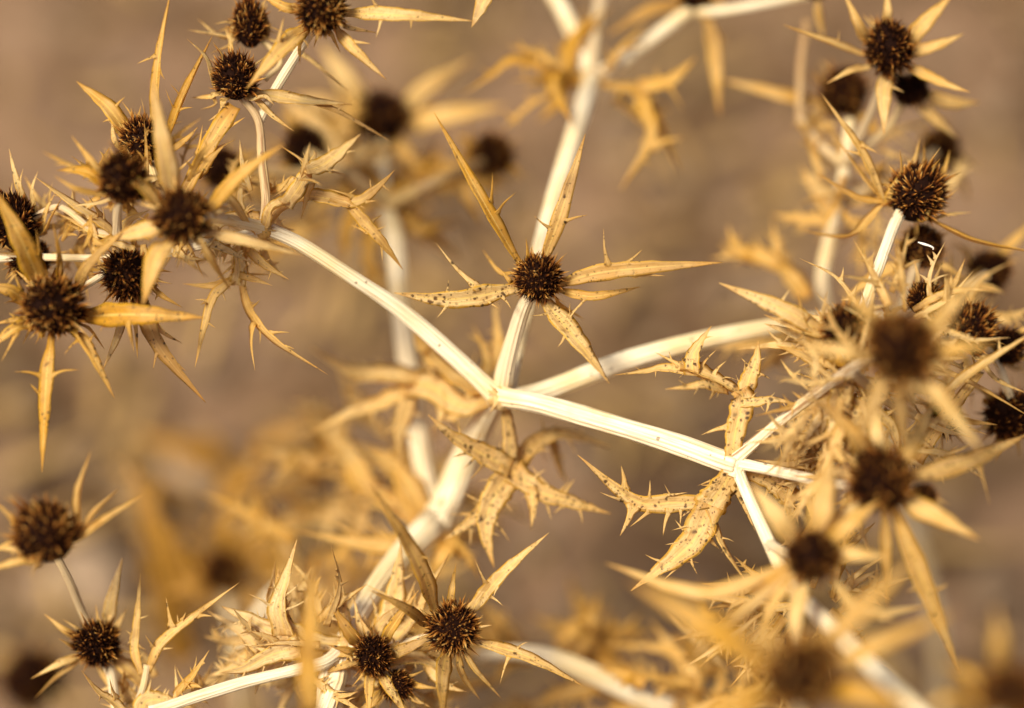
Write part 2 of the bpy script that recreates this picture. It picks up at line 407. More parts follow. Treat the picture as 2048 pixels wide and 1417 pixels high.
# ------------------------------------------------------------------ things
def plant(label, at, group='dried eryngo plants on bare soil'):
    o = bpy.data.objects.new('dried_eryngo_plant', None); COL.objects.link(o)
    o.empty_display_size = .02; o.location = at; WLOC[o.name] = Vector(at)
    o['label'] = label; o['category'] = 'plant'; o['group'] = group
    return o
def stem(pl, pts, tone=.85, stain=.35, ground=None, ridges=11):
    v = [Vector((*P(x, y, d), M(wd, d)*.5*.81)) for x, y, d, wd in pts]
    if ground is not None:            # carry the stalk on down into the soil
        g = Vector((*ground, v[0][3]*1.15)); a = v[0]
        m = a.lerp(g, .5)
        v = [g, m] + v
    B = MB(); tube(B, v, ridges=ridges)
    return B.build('stem', STEM, pl, Vector(v[len(v)//2][:3]), color=(tone+rnd(-.05, .05), .5, stain))
def head(pl, x, y, dz, R, axis, bracts, tone=.35, light=.5, spots=.75, brown=.35, small=3, var=None, label=None, sq=1.0):
    light -= .07
    A = IV(*axis); c = P(x, y, dz); r = M(R, dz)
    q = A.to_track_quat('Z', 'Y').to_matrix() @ Matrix.Rotation(rnd(0, 6.28), 3, 'Z')
    h = link('flower_head', CORE, pl, c, (light, .5, .5))
    r1, r2, r3 = r*rnd(.90, 1.08), r*rnd(.90, 1.08), r*sq*rnd(.88, 1.18)
    h.rotation_euler = q.to_euler(); h.scale = (r1, r2, r3)
    if label: h['label'] = label
    f = bpy.data.objects.new('floret_spikes', FLOR[random.randrange(6) if var is None else var]); COL.objects.link(f)
    f.parent = h; f.color = (light, .5, .5, 1); f['kind'] = 'stuff'
    inv = Matrix.LocRotScale(c, q.to_quaternion(), Vector((r1, r2, r3))).inverted()
    foot = c-A*(r*.58)
    specs = list(bracts)
    for _ in range(small):
        a = rnd(0, 6.28); k = rnd(1.15, 1.6)
        specs.append((x+R*k*math.cos(a), y+R*k*math.sin(a), rnd(-4, 8), None, None, R*rnd(.14, .22)))
    for b in specs:
        tx, ty, td, vx, vy, wd = b[:6]; teeth = b[6] if len(b) > 6 else None; op = b[7] if len(b) > 7 else {}
        tip = P(tx, ty, dz+td)
        if vx is None: vx, vy = x+(tx-x)*.55+rnd(-4, 4), y+(ty-y)*.55+rnd(-4, 4)
        via = P(vx, vy, dz+td*.45)
        dr = via-c; dr -= A*dr.dot(A)
        if dr.length < 1e-6: dr = RT.copy()
        dr.normalize()
        st = foot+dr*(r*.30); p1 = st+dr*(r*.42)+(via-st)*.05
        face = (A+FW*-.35).normalized()
        B = MB()
        fr = strip(B, [st, p1, via, tip], M(wd*.90, dz), face, op.get('p', 'bract'), fold=op.get('fold', rnd(.3, .75)), roll=op.get('roll', rnd(-.4, .4)), twist=op.get('tw', rnd(-.65, .65)), wav=.04, n=20)
        if teeth is None:
            L = (tip-st).length
            if R*wd > 900: auto_teeth(B, fr, random.choice((1, 2, 2, 3)), L*.06, L*.16, .32, .72)
        else:
            for tt in teeth:
                tooth(B, fr, tt[0], 1, tip=P(tt[1], tt[2], dz+td*tt[0]-1), w=M(tt[3], dz) if len(tt) > 3 else None)
        me_o = B.build('bract', LEAF, None, st, color=(min(1, max(0, op.get('t', tone)+rnd(-.14, .14))), op.get('s', spots), op.get('b', brown)+rnd(-.12, .22)))
        me_o.parent = h; me_o.matrix_parent_inverse = inv       # keeps the blade at its own true size
    return h
def leaf(pl, lobes, tone=.65, spots=.85, brown=.32, face=None, teeth=5, label=None):
    """One spiny lobed leaf: each lobe is (path, width, profile, named teeth)."""
    B = MB(); d0 = lobes[0][0][0]
    F = face if face is not None else (IV(rnd(-.25, .25), rnd(-.7, -.2), -1))
    for lb in lobes:
        path, wd = lb[0], lb[1]; pr = lb[2] if len(lb) > 2 else 'lobe'; nt_ = lb[3] if len(lb) > 3 else None
        pts = [P(*p) for p in path]; dz = path[-1][2]
        L = sum((pts[i+1]-pts[i]).length for i in range(len(pts)-1))
        cut = pr != 'pet' and wd > 22
        fr = strip(B, pts, M(wd*(.70 if cut and nt_ is None else .74), dz), (F+rv3(.25)).normalized(), pr, fold=rnd(.2, .75), roll=rnd(-.45, .45), twist=rnd(-.9, .9) if pr != 'pet' else 0, wav=.045, n=5*len(path)+8)
        if nt_ is None: auto_teeth(B, fr, teeth, L*.07, L*.2, .1, .78)
        else:
            for tt in nt_: tooth(B, fr, tt[0], 1, tip=P(tt[1], tt[2], dz), w=M(tt[3], dz) if len(tt) > 3 else None)
        if cut:                       # deep-cut, spine-tipped side lobes, alternating along the margin
            sd = random.choice((-1, 1)); t_ = rnd(.10, .2)
            while t_ < .74:
                ln = min(L*rnd(.10, .24), M(wd*rnd(.7, 1.5), dz)); sd = -sd
                if nt_ is not None: ln *= .75; t_ += .04
                tooth(B, fr, t_, sd, length=ln, ang=rnd(38, 78), w=ln*rnd(.22, .36), lift=rnd(-.3, .5)) if ln > 0 else None
                t_ += rnd(.09, .2)
    o = B.build('leaf', LEAF, pl, P(*d0), color=(tone+rnd(-.06, .06), spots, brown))
    if label: o['label'] = label
    return o

def thicket(pl, cx, cy, rx, ry, d0, d1, n, L=(70, 170), wd=(16, 34), tone=(.3, .8), out=.6, spots=.5, up=0.0):
    """Loose spiny leaves and bracts that fill out a crowded cluster, each a blade with one or two side lobes."""
    for _ in range(n):
        a = rnd(0, 6.28); k = math.sqrt(random.random())
        x, y, d = cx+rx*k*math.cos(a)*.8, cy+ry*k*math.sin(a)*.8, rnd(d0, d1)
        b = a+rnd(-1, 1)*(1-out)*3.1; l = rnd(*L)
        ux, uy = math.cos(b), math.sin(b)-up; m_ = math.hypot(ux, uy)+1e-6; ux, uy = ux/m_, uy/m_
        nx, ny = -uy, ux; bow = rnd(-.14, .14)*l; dd = rnd(-8, 8)
        w_ = rnd(*wd)
        lobes = [([(x, y, d), (x+ux*l*.5+nx*bow, y+uy*l*.5+ny*bow, d+dd*.5), (x+ux*l, y+uy*l, d+dd)], w_, random.choice(('lance', 'lobe', 'bract')))]
        for q in range(random.choice((0, 1, 1, 2))):
            s_ = random.choice((-1, 1)); t_ = rnd(.2, .5); ll = l*rnd(.25, .45)
            qx, qy = x+ux*l*t_+nx*bow*t_*2, y+uy*l*t_+ny*bow*t_*2
            vx, vy = ux*.6+nx*s_*rnd(.5, 1), uy*.6+ny*s_*rnd(.5, 1)
            lobes.append(([(qx, qy, d+dd*t_), (qx+vx*ll*.5+ux*3, qy+vy*ll*.5+uy*3, d+dd*t_-2), (qx+vx*ll, qy+vy*ll, d+dd*t_-4)], w_*.7, 'flare', []))
        leaf(pl, lobes, tone=rnd(*tone), spots=spots*rnd(.5, 1.2), brown=rnd(.2, .8), teeth=3)
def node(pl, x, y, dz, R, tone=.62):
    """The swollen joint where stalks fork, wrapped in dry sheathing leaf bases."""
    B = MB(); c = P(x, y, dz); r = M(R, dz); n_, s_ = 12, 20
    sx, sy, sz = rnd(.9, 1.1), rnd(.9, 1.15), rnd(.9, 1.1)
    for i in range(n_+1):
        th = math.pi*i/n_
        for j in range(s_):
            a = 2*math.pi*j/s_
            d = Vector((math.sin(th)*math.cos(a)*sx, math.sin(th)*math.sin(a)*sy, math.cos(th)*sz))
            B.v.append(c+d*r*(1+.16*noise.noise(d*1.8+c*60)+.05*noise.noise(d*6))); B.uv.append((i/n_, j/s_))
    for i in range(n_):
        for j in range(s_): B.f.append((i*s_+j, (i+1)*s_+j, (i+1)*s_+(j+1) % s_, i*s_+(j+1) % s_))
    B.build('stem_joint', LEAF, pl, c, color=(tone, .6, .3))
    B = MB()
    for q in range(5):
        a = rnd(0, 6.28); l = R*rnd(1.1, 1.9); d = dz-R*.02
        strip(B, [P(x-math.cos(a)*R*.6, y-math.sin(a)*R*.6, dz-M(R*.4, dz)*1000), P(x+math.cos(a)*R*.35, y+math.sin(a)*R*.35, dz-M(R*.85, dz)*1000), P(x+math.cos(a)*l, y+math.sin(a)*l, dz-M(R*.5, dz)*1000)], M(R*rnd(.5, .9), dz), -FW, 'lobe', fold=-.4, wav=.15, n=10)
    o = B.build('sheath', LEAF, pl, c, color=(.6, .6, .4)); o['kind'] = 'stuff'

# ------------------------------------------------------------------ ground
def make_ground():
    B = MB(); rings = [0.0]; r = .012
    while r < 120: rings.append(r); r += max(.012, r*.035) if r < 2.2 else r*.16
    S = 128; C0 = Vector((0, .25, 0))
    def zz(p, r):
        q = p*7; k = 1 if r < 2 else 1/(1+(r-2)*.2)
        return (noise.noise(q)*.010+noise.noise(p*26)*.005+noise.noise(p*75)*.0022)*k-.006
    B.v.append(C0+Vector((0, 0, zz(C0, 0)))); B.uv.append((0, 0))
    for r in rings[1:]:
        for j in range(S):
            a = 2*math.pi*j/S; p = C0+Vector((r*math.cos(a), r*math.sin(a), 0))
            B.v.append(p+Vector((0, 0, zz(p, r)))); B.uv.append((r, j/S))
    for j in range(S): B.f.append((0, 1+j, 1+(j+1) % S))
    for i in range(len(rings)-2):
        for j in range(S):
            a = 1+i*S; B.f.append((a+j, a+S+j, a+S+(j+1) % S, a+(j+1) % S))
    g = B.build('ground', SOIL); g['kind'] = 'structure'; g['label'] = 'bare dry brown soil, far out of focus'
    # gravel and straw lying on it
    B = MB()
    def pebble(c, s):
        b = len(B.v)
        ico = [(0, 0, 1), (.89, 0, .45), (.28, .85, .45), (-.72, .53, .45), (-.72, -.53, .45), (.28, -.85, .45), (.72, .53, -.45), (-.28, .85, -.45), (-.89, 0, -.45), (-.28, -.85, -.45), (.72, -.53, -.45), (0, 0, -1)]
        rot = Matrix.Rotation(rnd(0, 6.3), 3, 'Z'); sx, sy, sz = rnd(.7, 1.3), rnd(.6, 1.1), rnd(.4, .8)
        for v in ico:
            k = rnd(.85, 1.15); B.v.append(c+rot @ Vector((v[0]*sx*k, v[1]*sy*k, v[2]*sz*k))*s); B.uv.append((0, 0))
        for f in ((0, 1, 2), (0, 2, 3), (0, 3, 4), (0, 4, 5), (0, 5, 1), (1, 6, 2), (2, 7, 3), (3, 8, 4), (4, 9, 5), (5, 10, 1), (6, 7, 2), (7, 8, 3), (8, 9, 4), (9, 10, 5), (10, 6, 1), (11, 7, 6), (11, 8, 7), (11, 9, 8), (11, 10, 9), (11, 6, 10)):
            B.f.append(tuple(b+i for i in f))
    for _ in range(2600):
        p = Vector((random.gauss(0, .30), .35+random.gauss(0, .32), 0))
        s = .0015+abs(random.gauss(0, .0035))
        pebble(p+Vector((0, 0, s*.2-.003)), s)
    g = B.build('gravel', GRAVEL); g['kind'] = 'stuff'; g['label'] = 'small pale stones scattered over the dry soil'
    B = MB()
    for _ in range(520):
        x, y = random.gauss(-.06, .20), random.gauss(.16, .22)
        p = Vector((x, y, rnd(.001, .012))); a = rnd(0, 6.3); d = Vector((math.cos(a), math.sin(a), rnd(-.1, .25))); L = rnd(.015, .06)
        strip(B, [p, p+d*L*.5+rv3(.003), p+d*L], rnd(.0015, .007), Vector((0, 0, 1)), 'lance', wav=.15, n=6)
    g = B.build('dry_plant_litter', STRAW); g['kind'] = 'stuff'; g['label'] = 'straw and broken dry leaves lying on the soil'
make_ground()
def on_soil(x, y):
    d = (P(x, y, 0)-CP); return CP+d*(-CP.z/d.z)
def stone(x, y, size, label):
    c = on_soil(x, y); r = size*KX*(c-CP).dot(FW); B = MB(); n_, s_ = 14, 22
    for i in range(n_+1):
        th = math.pi*i/n_
        for j in range(s_):
            a = 2*math.pi*j/s_; d = Vector((math.sin(th)*math.cos(a)*1.25, math.sin(th)*math.sin(a), math.cos(th)*.55))
            B.v.append(c+d*r*(1+.22*noise.noise(d*1.4+c*40)+.07*noise.noise(d*5))); B.uv.append((0, 0))
    for i in range(n_):
        for j in range(s_): B.f.append((i*s_+j, (i+1)*s_+j, (i+1)*s_+(j+1) % s_, i*s_+(j+1) % s_))
    o = B.build('stone', STONE, None, c); o['label'] = label; o['category'] = 'stone'; o['group'] = 'pale stones on the soil'
stone(170, 1165, 78, 'pale stone on the soil, blurred between the two lower left seed heads')
stone(400, 930, 62, 'smaller pale stone blurred on the soil left of the far ochre plant')

def below(x, y, dz, dx=0, dy=0):
    p = P(x, y, dz); return Vector((p.x+dx, p.y+dy, -.012))

# ================================================================== the large branching plant
g0 = below(655, 1470, 8, .01, -.01)
A = plant('large pale branching dried eryngo whose white stems fork in the middle', g0)
# stalk, forks
stem(A, [(650, 1480, 6, 50), (668, 1390, 8, 46), (690, 1285, 12, 46), (735, 1200, 20, 50), (800, 1115, 34, 56), (868, 1045, 46, 64)], .93, .12, ground=g0)
stem(A, [(868, 1050, 46, 66), (895, 1000, 50, 70), (930, 920, 48, 68), (965, 850, 36, 56), (1000, 795, 18, 44)], .85, .15)
stem(A, [(1000, 800, 15, 42), (905, 710, 14, 41), (800, 620, 12, 37), (700, 552, 8, 34), (600, 488, 4, 32), (528, 455, 2, 32)], .88, .47)
stem(A, [(1015, 785, 20, 34), (1032, 715, 23, 31), (1055, 610, 27, 32), (1085, 475, 33, 36), (1130, 330, 46, 42), (1172, 195, 62, 44), (1186, 150, 68, 36)], .98, .12)
stem(A, [(1004, 802, 22, 40), (1006, 770, 16, 46), (1014, 725, 13, 42), (1038, 640, 9, 36), (1062, 580, 5, 30)], .62, .25)
stem(A, [(1005, 800, 15, 44), (1090, 782, 22, 44), (1250, 722, 26, 45), (1400, 682, 28, 43), (1540, 655, 32, 38), (1640, 640, 44, 34), (1780, 640, 40, 30)], .98, .10)
stem(A, [(985, 785, 16, 44), (1010, 795, 14, 48), (1080, 808, 10, 46), (1200, 842, 5, 47), (1350, 888, 1, 49), (1440, 920, -2, 52), (1472, 930, -3, 46)], .90, .22)
stem(A, [(1462, 925, -3, 30), (1500, 893, -5, 27), (1545, 855, -7, 26), (1620, 796, -12, 25), (1700, 740, -22, 24), (1780, 700, -46, 24)], .96, .80)
stem(A, [(1466, 925, -3, 28), (1530, 938, -6, 26), (1640, 962, -12, 24), (1700, 972, -22, 24), (1755, 965, -30, 24)], .97, .35)
stem(A, [(1468, 922, -3, 28), (1495, 990, -5, 28), (1540, 1090, -12, 30), (1578, 1165, -22, 34), (1622, 1215, -32, 36), (1700, 1292, -42, 44), (1830, 1420, -58, 54), (1900, 1490, -66, 54)], .97, .30)
stem(A, [(1466, 918, -2, 44), (1478, 930, -3, 40), (1470, 955, -3, 34)], .7, .3)
# upper fork
stem(A, [(1184, 160, 68, 36), (1163, 100, 74, 36), (1135, 40, 80, 36), (1100, -25, 86, 34)], .95, .1)
stem(A, [(1184, 160, 68, 32), (1186, 110, 72, 28), (1192, 60, 76, 26), (1205, -25, 84, 26)], .45, .5)
stem(A, [(1186, 160, 68, 34), (1250, 118, 68, 32), (1330, 58, 70, 30), (1385, 15, 70, 28)], .85, .3)
stem(A, [(1395, 25, 68, 20), (1450, 22, 64, 20), (1540, 5, 62, 22), (1635, -15, 62, 20)], .85, .2)
# upper left fork
stem(A, [(528, 458, 2, 26), (532, 400, 4, 23), (524, 320, 5, 21), (516, 240, 5, 20), (480, 190, 4, 18)], .28, .72)
stem(A, [(517, 245, 6, 22), (545, 190, 6, 22), (590, 115, 2, 22), (632, 50, -4, 20)], .8, .35)
stem(A, [(530, 160, 12, 12), (560, 120, 14, 12), (500, 60, 15, 14)], .35, .45)
stem(A, [(530, 458, 2, 30), (460, 440, -8, 26), (400, 435, -22, 24)], .75, .4)
stem(A, [(525, 462, 2, 24), (430, 485, 2, 22), (300, 512, 4, 20), (200, 517, 5, 19), (80, 515, 7, 17), (-20, 518, 8, 17)], .75, .3)
stem(A, [(420, 485, 0, 22), (330, 400, 0, 22), (300, 330, 4, 20)], .35, .45)
stem(A, [(235, 530, 2, 16), (190, 560, -2, 16), (150, 585, -6, 16), (115, 605, -9, 14)], .95, .2)
stem(A, [(250, 470, 2, 16), (190, 462, 4, 16), (120, 415, 6, 15), (60, 440, 7, 14)], .35, .45)
stem(A, [(235, 470, -4, 22), (235, 420, -10, 20), (245, 380, -14, 18)], .5, .45)
# right cluster stalks
stem(A, [(1700, 700, 8, 26), (1727, 620, 6, 28), (1757, 535, 4, 27), (1790, 448, 10, 27), (1815, 405, 12, 24)], .9, .25)
stem(A, [(1790, 640, 20, 22), (1820, 560, 22, 20), (1840, 500, 22, 18)], .4, .45)
stem(A, [(1800, 640, 30, 22), (1890, 600, 36, 20), (1975, 550, 40, 18)], .35, .45)
stem(A, [(1790, 690, -30, 22), (1860, 690, -16, 20), (1930, 670, -6, 18)], .35, .45)
stem(A, [(1700, 740, -22, 24), (1770, 800, -2, 22), (1870, 850, 10, 20)], .4, .45)
stem(A, [(1860, 690, -4, 20), (1975, 700, 14, 18), (2030, 820, 18, 18)], .5, .5)
stem(A, [(1540, 1090, -12, 24), (1580, 1110, -26, 22), (1620, 1115, -38, 22)], .8, .3)
# the pale vertical stalk behind the fork, with its heads
stem(A, [(872, 1045, 50, 54), (856, 975, 60, 50), (832, 840, 60, 49), (802, 625, 62, 46), (788, 470, 66, 44), (770, 400, 74, 32), (765, 290, 90, 26)], .74, .2)
stem(A, [(775, 410, 70, 30), (700, 350, 64, 26), (615, 305, 60, 18)], .1, .5)
stem(A, [(775, 410, 70, 30), (880, 360, 64, 24), (985, 315, 82, 16)], .1, .5)
stem(A, [(690, 345, 62, 24), (560, 345, 56, 22), (445, 335, 50, 18)], .1, .5)
# lower left side branch
stem(A, [(690, 1290, 12, 34), (655, 1322, 6, 29), (615, 1335, 4, 28), (500, 1362, 2, 28), (400, 1392, 0, 28), (300, 1425, -2, 28)], .95, .2)
stem(A, [(690, 1290, 12, 26), (715, 1300, 8, 22), (748, 1312, 5, 20)], .7, .3)
stem(A, [(700, 1290, 10, 26), (650, 1340, 8, 24), (640, 1430, 8, 24)], .9, .2)
stem(A, [(735, 1315, 6, 18), (790, 1370, 6, 16)], .35, .45)
stem(A, [(700, 1300, 12, 24), (800, 1290, 10, 22), (895, 1262, 4, 20)], .75, .3)

# --- flower heads of the large plant
head(A, 1075, 557, 0, 66, (.12, -.30, -1), [
 (868, 225, -6, 955, 385, 31, [(.46, 985, 345), (.40, 1032, 385)], {'tw': .2}),
 (1171, 268, 4, 1122, 425, 36, [(.42, 1176, 430), (.36, 1068, 432)], {}),
 (1445, 525, -4, 1215, 543, 40, [(.40, 1207, 458), (.52, 1284, 500), (.55, 1330, 552)], {'tw': .1}),
 (1281, 574, 6, 1185, 594, 24, [(.42, 1150, 622), (.5, 1178, 600)], {}),
 (1219, 768, -8, 1143, 672, 56, [(.36, 1140, 606), (.36, 1182, 584), (.25, 1060, 632), (.5, 1115, 695)], {'t': .75, 's': 1.0}),
 (788, 586, -4, 905, 598, 48, [(.40, 872, 486, 15), (.62, 897, 560), (.62, 874, 636), (.33, 996, 617), (.22, 1022, 618)], {'t': .6, 's': 1.0, 'roll': .1}),
 (1052, 476, 4, 1055, 510, 14), (995, 534, 4, 1018, 560, 12), (965, 500, 18, 1000, 545, 10, [], {}),
 (1170, 640, 14, 1120, 610, 10, [], {})], tone=.22, light=.50, small=0, var=0, label='sharp dark brown seed head in the middle of the fork')
head(A, 105, 612, -11, 80, (.10, -.25, -1), [
 (412, 636, -4, 270, 630, 56, [(.50, 266, 700, 14), (.33, 200, 665)], {'roll': -.2}),
 (84, 945, 0, 93, 775, 36, [(.38, 28, 744), (.38, 158, 740), (.50, 60, 768)], {}),
 (229, 797, 2, 175, 692, 26, [(.40, 190, 665), (.35, 128, 710)], {}),
 (-30, 706, 0, 28, 660, 28, [(.5, 2, 724)], {}), (-18, 650, 4, 30, 640, 14),
 (-50, 572, 0, 15, 578, 34, [(.45, 26, 540), (.4, 8, 607)], {}),
 (-15, 372, -8, 42, 480, 58, [(.42, 72, 458, 12), (.50, -12, 508, 12)], {'s': .8}),
 (104, 438, -4, 117, 510, 17, [], {}), (262, 448, -6, 178, 530, 28, [], {'b': .55}),
 (70, 690, 2, None, None, 10), (45, 690, 4, 60, 660, 8), (210, 700, 12, 180, 660, 9)], tone=.18, light=.56, brown=.42, var=1)
head(A, 255, 548, 0, 62, (.15, .25, -1), [
 (412, 806, 2, 318, 690, 40, [(.55, 306, 740), (.7, 372, 742)], {'b': .75, 't': .05}),
 (205, 742, 2, 238, 662, 24, [(.4, 268, 705)], {'t': .9, 's': .4}), (366, 616, 4, 325, 592, 15), (364, 687, 6, 318, 655, 20, [], {'t': .8}),
 (275, 718, 2, 272, 660, 12), (222, 610, 0, 232, 580, 12), (345, 545, 4, 320, 540, 12)], tone=.45, light=.42, sq=1.2, var=2)
head(A, 366, 432, -22, 72, (.12, -.45, -1), [
 (304, 160, -6, 330, 300, 50, [], {'t': .55, 's': .2, 'b': .2, 'roll': .1}), (568, 288, 0, 480, 352, 38, [], {'t': .3, 's': .4}),
 (200, 312, 2, 275, 372, 38, [], {'t': .5, 's': .2}), (608, 512, 6, 500, 486, 32, [], {'t': .55, 's': .3}),
 (285, 612, -2, 312, 520, 52, [], {'t': .55, 's': .3, 'b': .25}), (215, 480, 8, 290, 462, 40, [], {'t': .8, 's': .2}),
 (512, 472, 22, 455, 400, 26, None, {}), (462, 582, 12, 425, 530, 22, [], {'t': .3}), (470, 420, 10, 440, 420, 18, [], {'t': .8})], tone=.4, light=.45, small=5, spots=.4, brown=.28, var=3)
head(A, 246, 362, -18, 60, (-.1, -.55, -.9), [
 (113, 341, 6, 172, 345, 32, [], {'b': .6, 't': .1}), (143, 272, 2, 185, 325, 18, [], {'b': .5}),
 (108, 352, -2, 155, 380, 16, [], {}), (330, 420, 0, 300, 400, 20)], tone=.2, light=.46, small=5, sq=1.1)
head(A, 287, 282, 3, 57, (-.05, -.8, -.7), [
 (153, 163, 6, 220, 222, 44, [(.52, 250, 194), (.45, 205, 245)], {'t': .35, 's': .4}),
 (342, -22, 4, 318, 130, 28, [(.58, 274, 128, 10), (.5, 330, 160)], {'b': .55, 't': .2}),
 (425, 72, 0, 372, 185, 32, [(.40, 331, 178), (.42, 386, 215), (.5, 340, 168)], {'b': .6, 't': .1}),
 (396, 254, 0, 372, 280, 18, [], {'b': .7}), (224, 232, 2, 229, 280, 15, [], {'t': .6}), (345, 290, -6, None, None, 12), (300, 300, -10, None, None, 10)], tone=.25, light=.62, small=4)
head(A, 470, 157, 2, 60, (0, -.85, -.55), [
 (374, 78, 0, 412, 118, 16, [], {'t': .8}), (784, 284, 10, 650, 216, 22, [(.6, 690, 205)], {'b': .6}), (705, 210, 6, 600, 205, 40, [(.4, 580, 180), (.5, 600, 190)], {'t': .85, 's': .2}),
 (588, 263, -2, 545, 235, 18, [], {'t': .7}), (417, 242, 0, 450, 222, 16, [], {'t': .6}), (383, 196, 4, 425, 195, 16, [], {'t': .6}),
 (548, 210, -8, 530, 195, 18, [], {'t': .8}), (400, 220, 6, 430, 210, 10), (460, 60, 10, 462, 100, 14)], tone=.5, light=.46, small=4, var=4)
head(A, 645, 18, -8, 70, (.1, .05, -1), [
 (493, 178, -8, 562, 105, 46, [(.38, 530, 50, 10), (.5, 568, 34, 12), (.34, 618, 99, 9)], {'t': .55, 's': .6}),
 (948, 43, 0, 785, 32, 36, [(.36, 742, -8, 12), (.40, 752, 76), (.60, 822, 58)], {'t': .65, 's': .5}),
 (773, 160, 2, 705, 95, 28, [(.48, 742, 88)], {'t': .6, 's': .5}), (755, 66, 6, 700, 55, 13, [], {}),
 (515, -14, 4, 570, 14, 24, [(.5, 556, 23)], {'t': .4}), (600, 130, 12, 600, 90, 10)], tone=.5, light=.58, brown=.25, var=5)
head(A, 500, 50, 13, 48, (0, -.9, -.4), [
 (374, 60, 2, 440, 72, 14, [], {'t': .7}), (395, 38, 6, 440, 75, 14, [], {'t': .7}), (700, 185, 2, 610, 115, 18, [], {'b': .55}),
 (418, 108, 0, 460, 92, 12, [], {'b': .5}), (535, -5, 0, 525, 20, 18, [], {'t': .4}), (450, 55, 0, 460, 80, 10)], tone=.5, light=.55, small=4, sq=1.15)
head(A, 28, 448, 5, 64, (-.2, -.8, -.5), [
 (18, 298, 0, 35, 365, 20, [], {'t': .75}), (46, 338, 0, 42, 375, 13, [], {'t': .7}), (76, 342, 2, 65, 385, 14, [], {'t': .7}),
 (110, 386, 2, 92, 425, 14, [], {}), (126, 392, 0, 105, 430, 14)], tone=.5, light=.34, small=3)
head(A, 62, 520, 10, 52, (-.3, .2, -1), [(10, 560, 0, None, None, 12)], light=.38, small=5)
# blurred heads behind
head(A, 765, 235, 94, 62, (.1, -.5, -1), [
 (640, 85, 0, 690, 160, 62, [], {'t': .8, 's': 0}), (945, 118, 0, 850, 178, 48, [], {'t': .45, 's': 0}), (1015, 212, 2, 890, 236, 52, [], {'t': .4, 's': 0}),
 (855, 345, 0, 805, 300, 44, [], {'t': .45, 's': 0}), (590, 190, -4, 650, 210, 60, [], {'t': .6, 's': 0}), (640, 300, 0, 700, 270, 40, [], {'t': .3})], light=.26, tone=.3, spots=.2)
head(A, 985, 310, 82, 54, (0, -.6, -.8), [(900, 270, 0, None, None, 20), (1050, 360, 0, None, None, 20), (990, 385, 0, None, None, 24)], light=.42, tone=.1, brown=.55, spots=.2)
head(A, 610, 300, 68, 58, (0, -.5, -.9), [(560, 220, 0, None, None, 40), (690, 350, 0, None, None, 36), (540, 370, 0, None, None, 36)], light=.2, tone=.2, brown=.6, spots=.2)
head(A, 440, 335, 50, 50, (0, -.5, -.9), [(520, 300, 0, None, None, 30), (500, 400, 0, None, None, 30)], light=.28, tone=.2, brown=.6, spots=.2)
# top edge
head(A, 1392, -10, 68, 40, (.1, -.7, -.6), [(1440, 235, -4, 1425, 90, 36, [(.30, 1458, 96)], {'t': .45}), (1215, 70, 0, 1300, 22, 32, [], {'t': .4}), (1460, 20, 0, None, None, 18), (1330, -10, 0, None, None, 20)], light=.3, tone=.3, brown=.5, spots=.2)
head(A, 1632, -22, 50, 32, (.1, -.7, -.6), [(1648, 82, 0, 1636, 30, 22, [], {'t': .4}), (1560, -5, 0, None, None, 16)], light=.3, tone=.35, spots=.2)
head(A, 1010, -60, 6, 44, (.1, -.7, -.6), [(943, 55, 0, 968, 5, 40, [], {'t': .6, 's': .2}), (1100, -90, 0, None, None, 20)], light=.4, tone=.3, spots=.3)
# right cluster
head(A, 1832, 388, 12, 68, (.32, -.88, -.35), [
 (1643, 188, 0, 1722, 305, 24, [(.55, 1757, 308, 12), (.5, 1690, 300)], {'t': .45, 's': .5}), (1634, 346, 4, 1712, 396, 20, [], {'b': .75, 't': .1}),
 (1880, 318, -8, 1862, 350, 22, [], {'b': .5}), (2075, 506, 0, 1950, 482, 30, [], {'b': .6, 't': .2}), (1603, 462, 10, 1700, 472, 30, [], {'t': .45, 's': .3}),
 (1668, 268, 8, 1730, 360, 16, [], {'b': .5}), (1840, 275, 4, 1825, 330, 18, [], {'t': .5}), (1800, 300, -4, 1800, 350, 16, [], {}), (1945, 425, 4, 1900, 430, 14, [], {'t': .7}), (1900, 300, 8, 1885, 350, 16, [], {})], tone=.3, light=.58, small=6, spots=.4, var=2)
head(A, 1842, 497, 24, 54, (.1, -.6, -.8), [(1780, 560, 0, None, None, 22), (1930, 560, 0, None, None, 22), (1690, 600, 0, 1740, 560, 30, [], {})], tone=.3, light=.52, small=4, spots=.3)
head(A, 1978, 545, 50, 52, (.5, -.4, -.8), [(1900, 480, 0, None, None, 26), (2070, 440, 4, 2020, 490, 26, [], {'t': .4}), (1880, 600, 0, None, None, 24)], tone=.3, light=.28, small=4, spots=.2)
head(A, 1848, 600, 8, 42, (.1, -.8, -.6), [(1888, 520, -4, 1872, 560, 14, [], {'t': .6}), (1930, 518, -6, 1908, 570, 18, [], {'t': .6}), (1828, 520, 0, 1835, 560, 16, [], {}), (1862, 630, -10, None, None, 10)], tone=.5, light=.46, small=5)
head(A, 1800, 695, -56, 88, (0, -.4, -1), [
 (1965, 540, 0, 1890, 628, 44, [], {'t': .5, 's': .1}), (1680, 575, 0, 1735, 635, 44, [], {'t': .5, 's': .1}), (1590, 690, 4, 1690, 706, 42, [], {'t': .5, 's': .2}),
 (1965, 905, 4, 1880, 800, 46, [], {'t': .6, 's': .2}), (1848, 815, -6, 1825, 770, 26, [], {'t': .85, 's': 0}), (1990, 690, 0, 1910, 700, 40, [], {'t': .4, 's': .1}),
 (1720, 880, 10, 1750, 790, 40, [], {'t': .6, 's': .2}), (1810, 900, 20, 1800, 800, 40, [], {'t': .6, 's': .2})], tone=.5, light=.48, small=6, spots=.2, brown=.25)
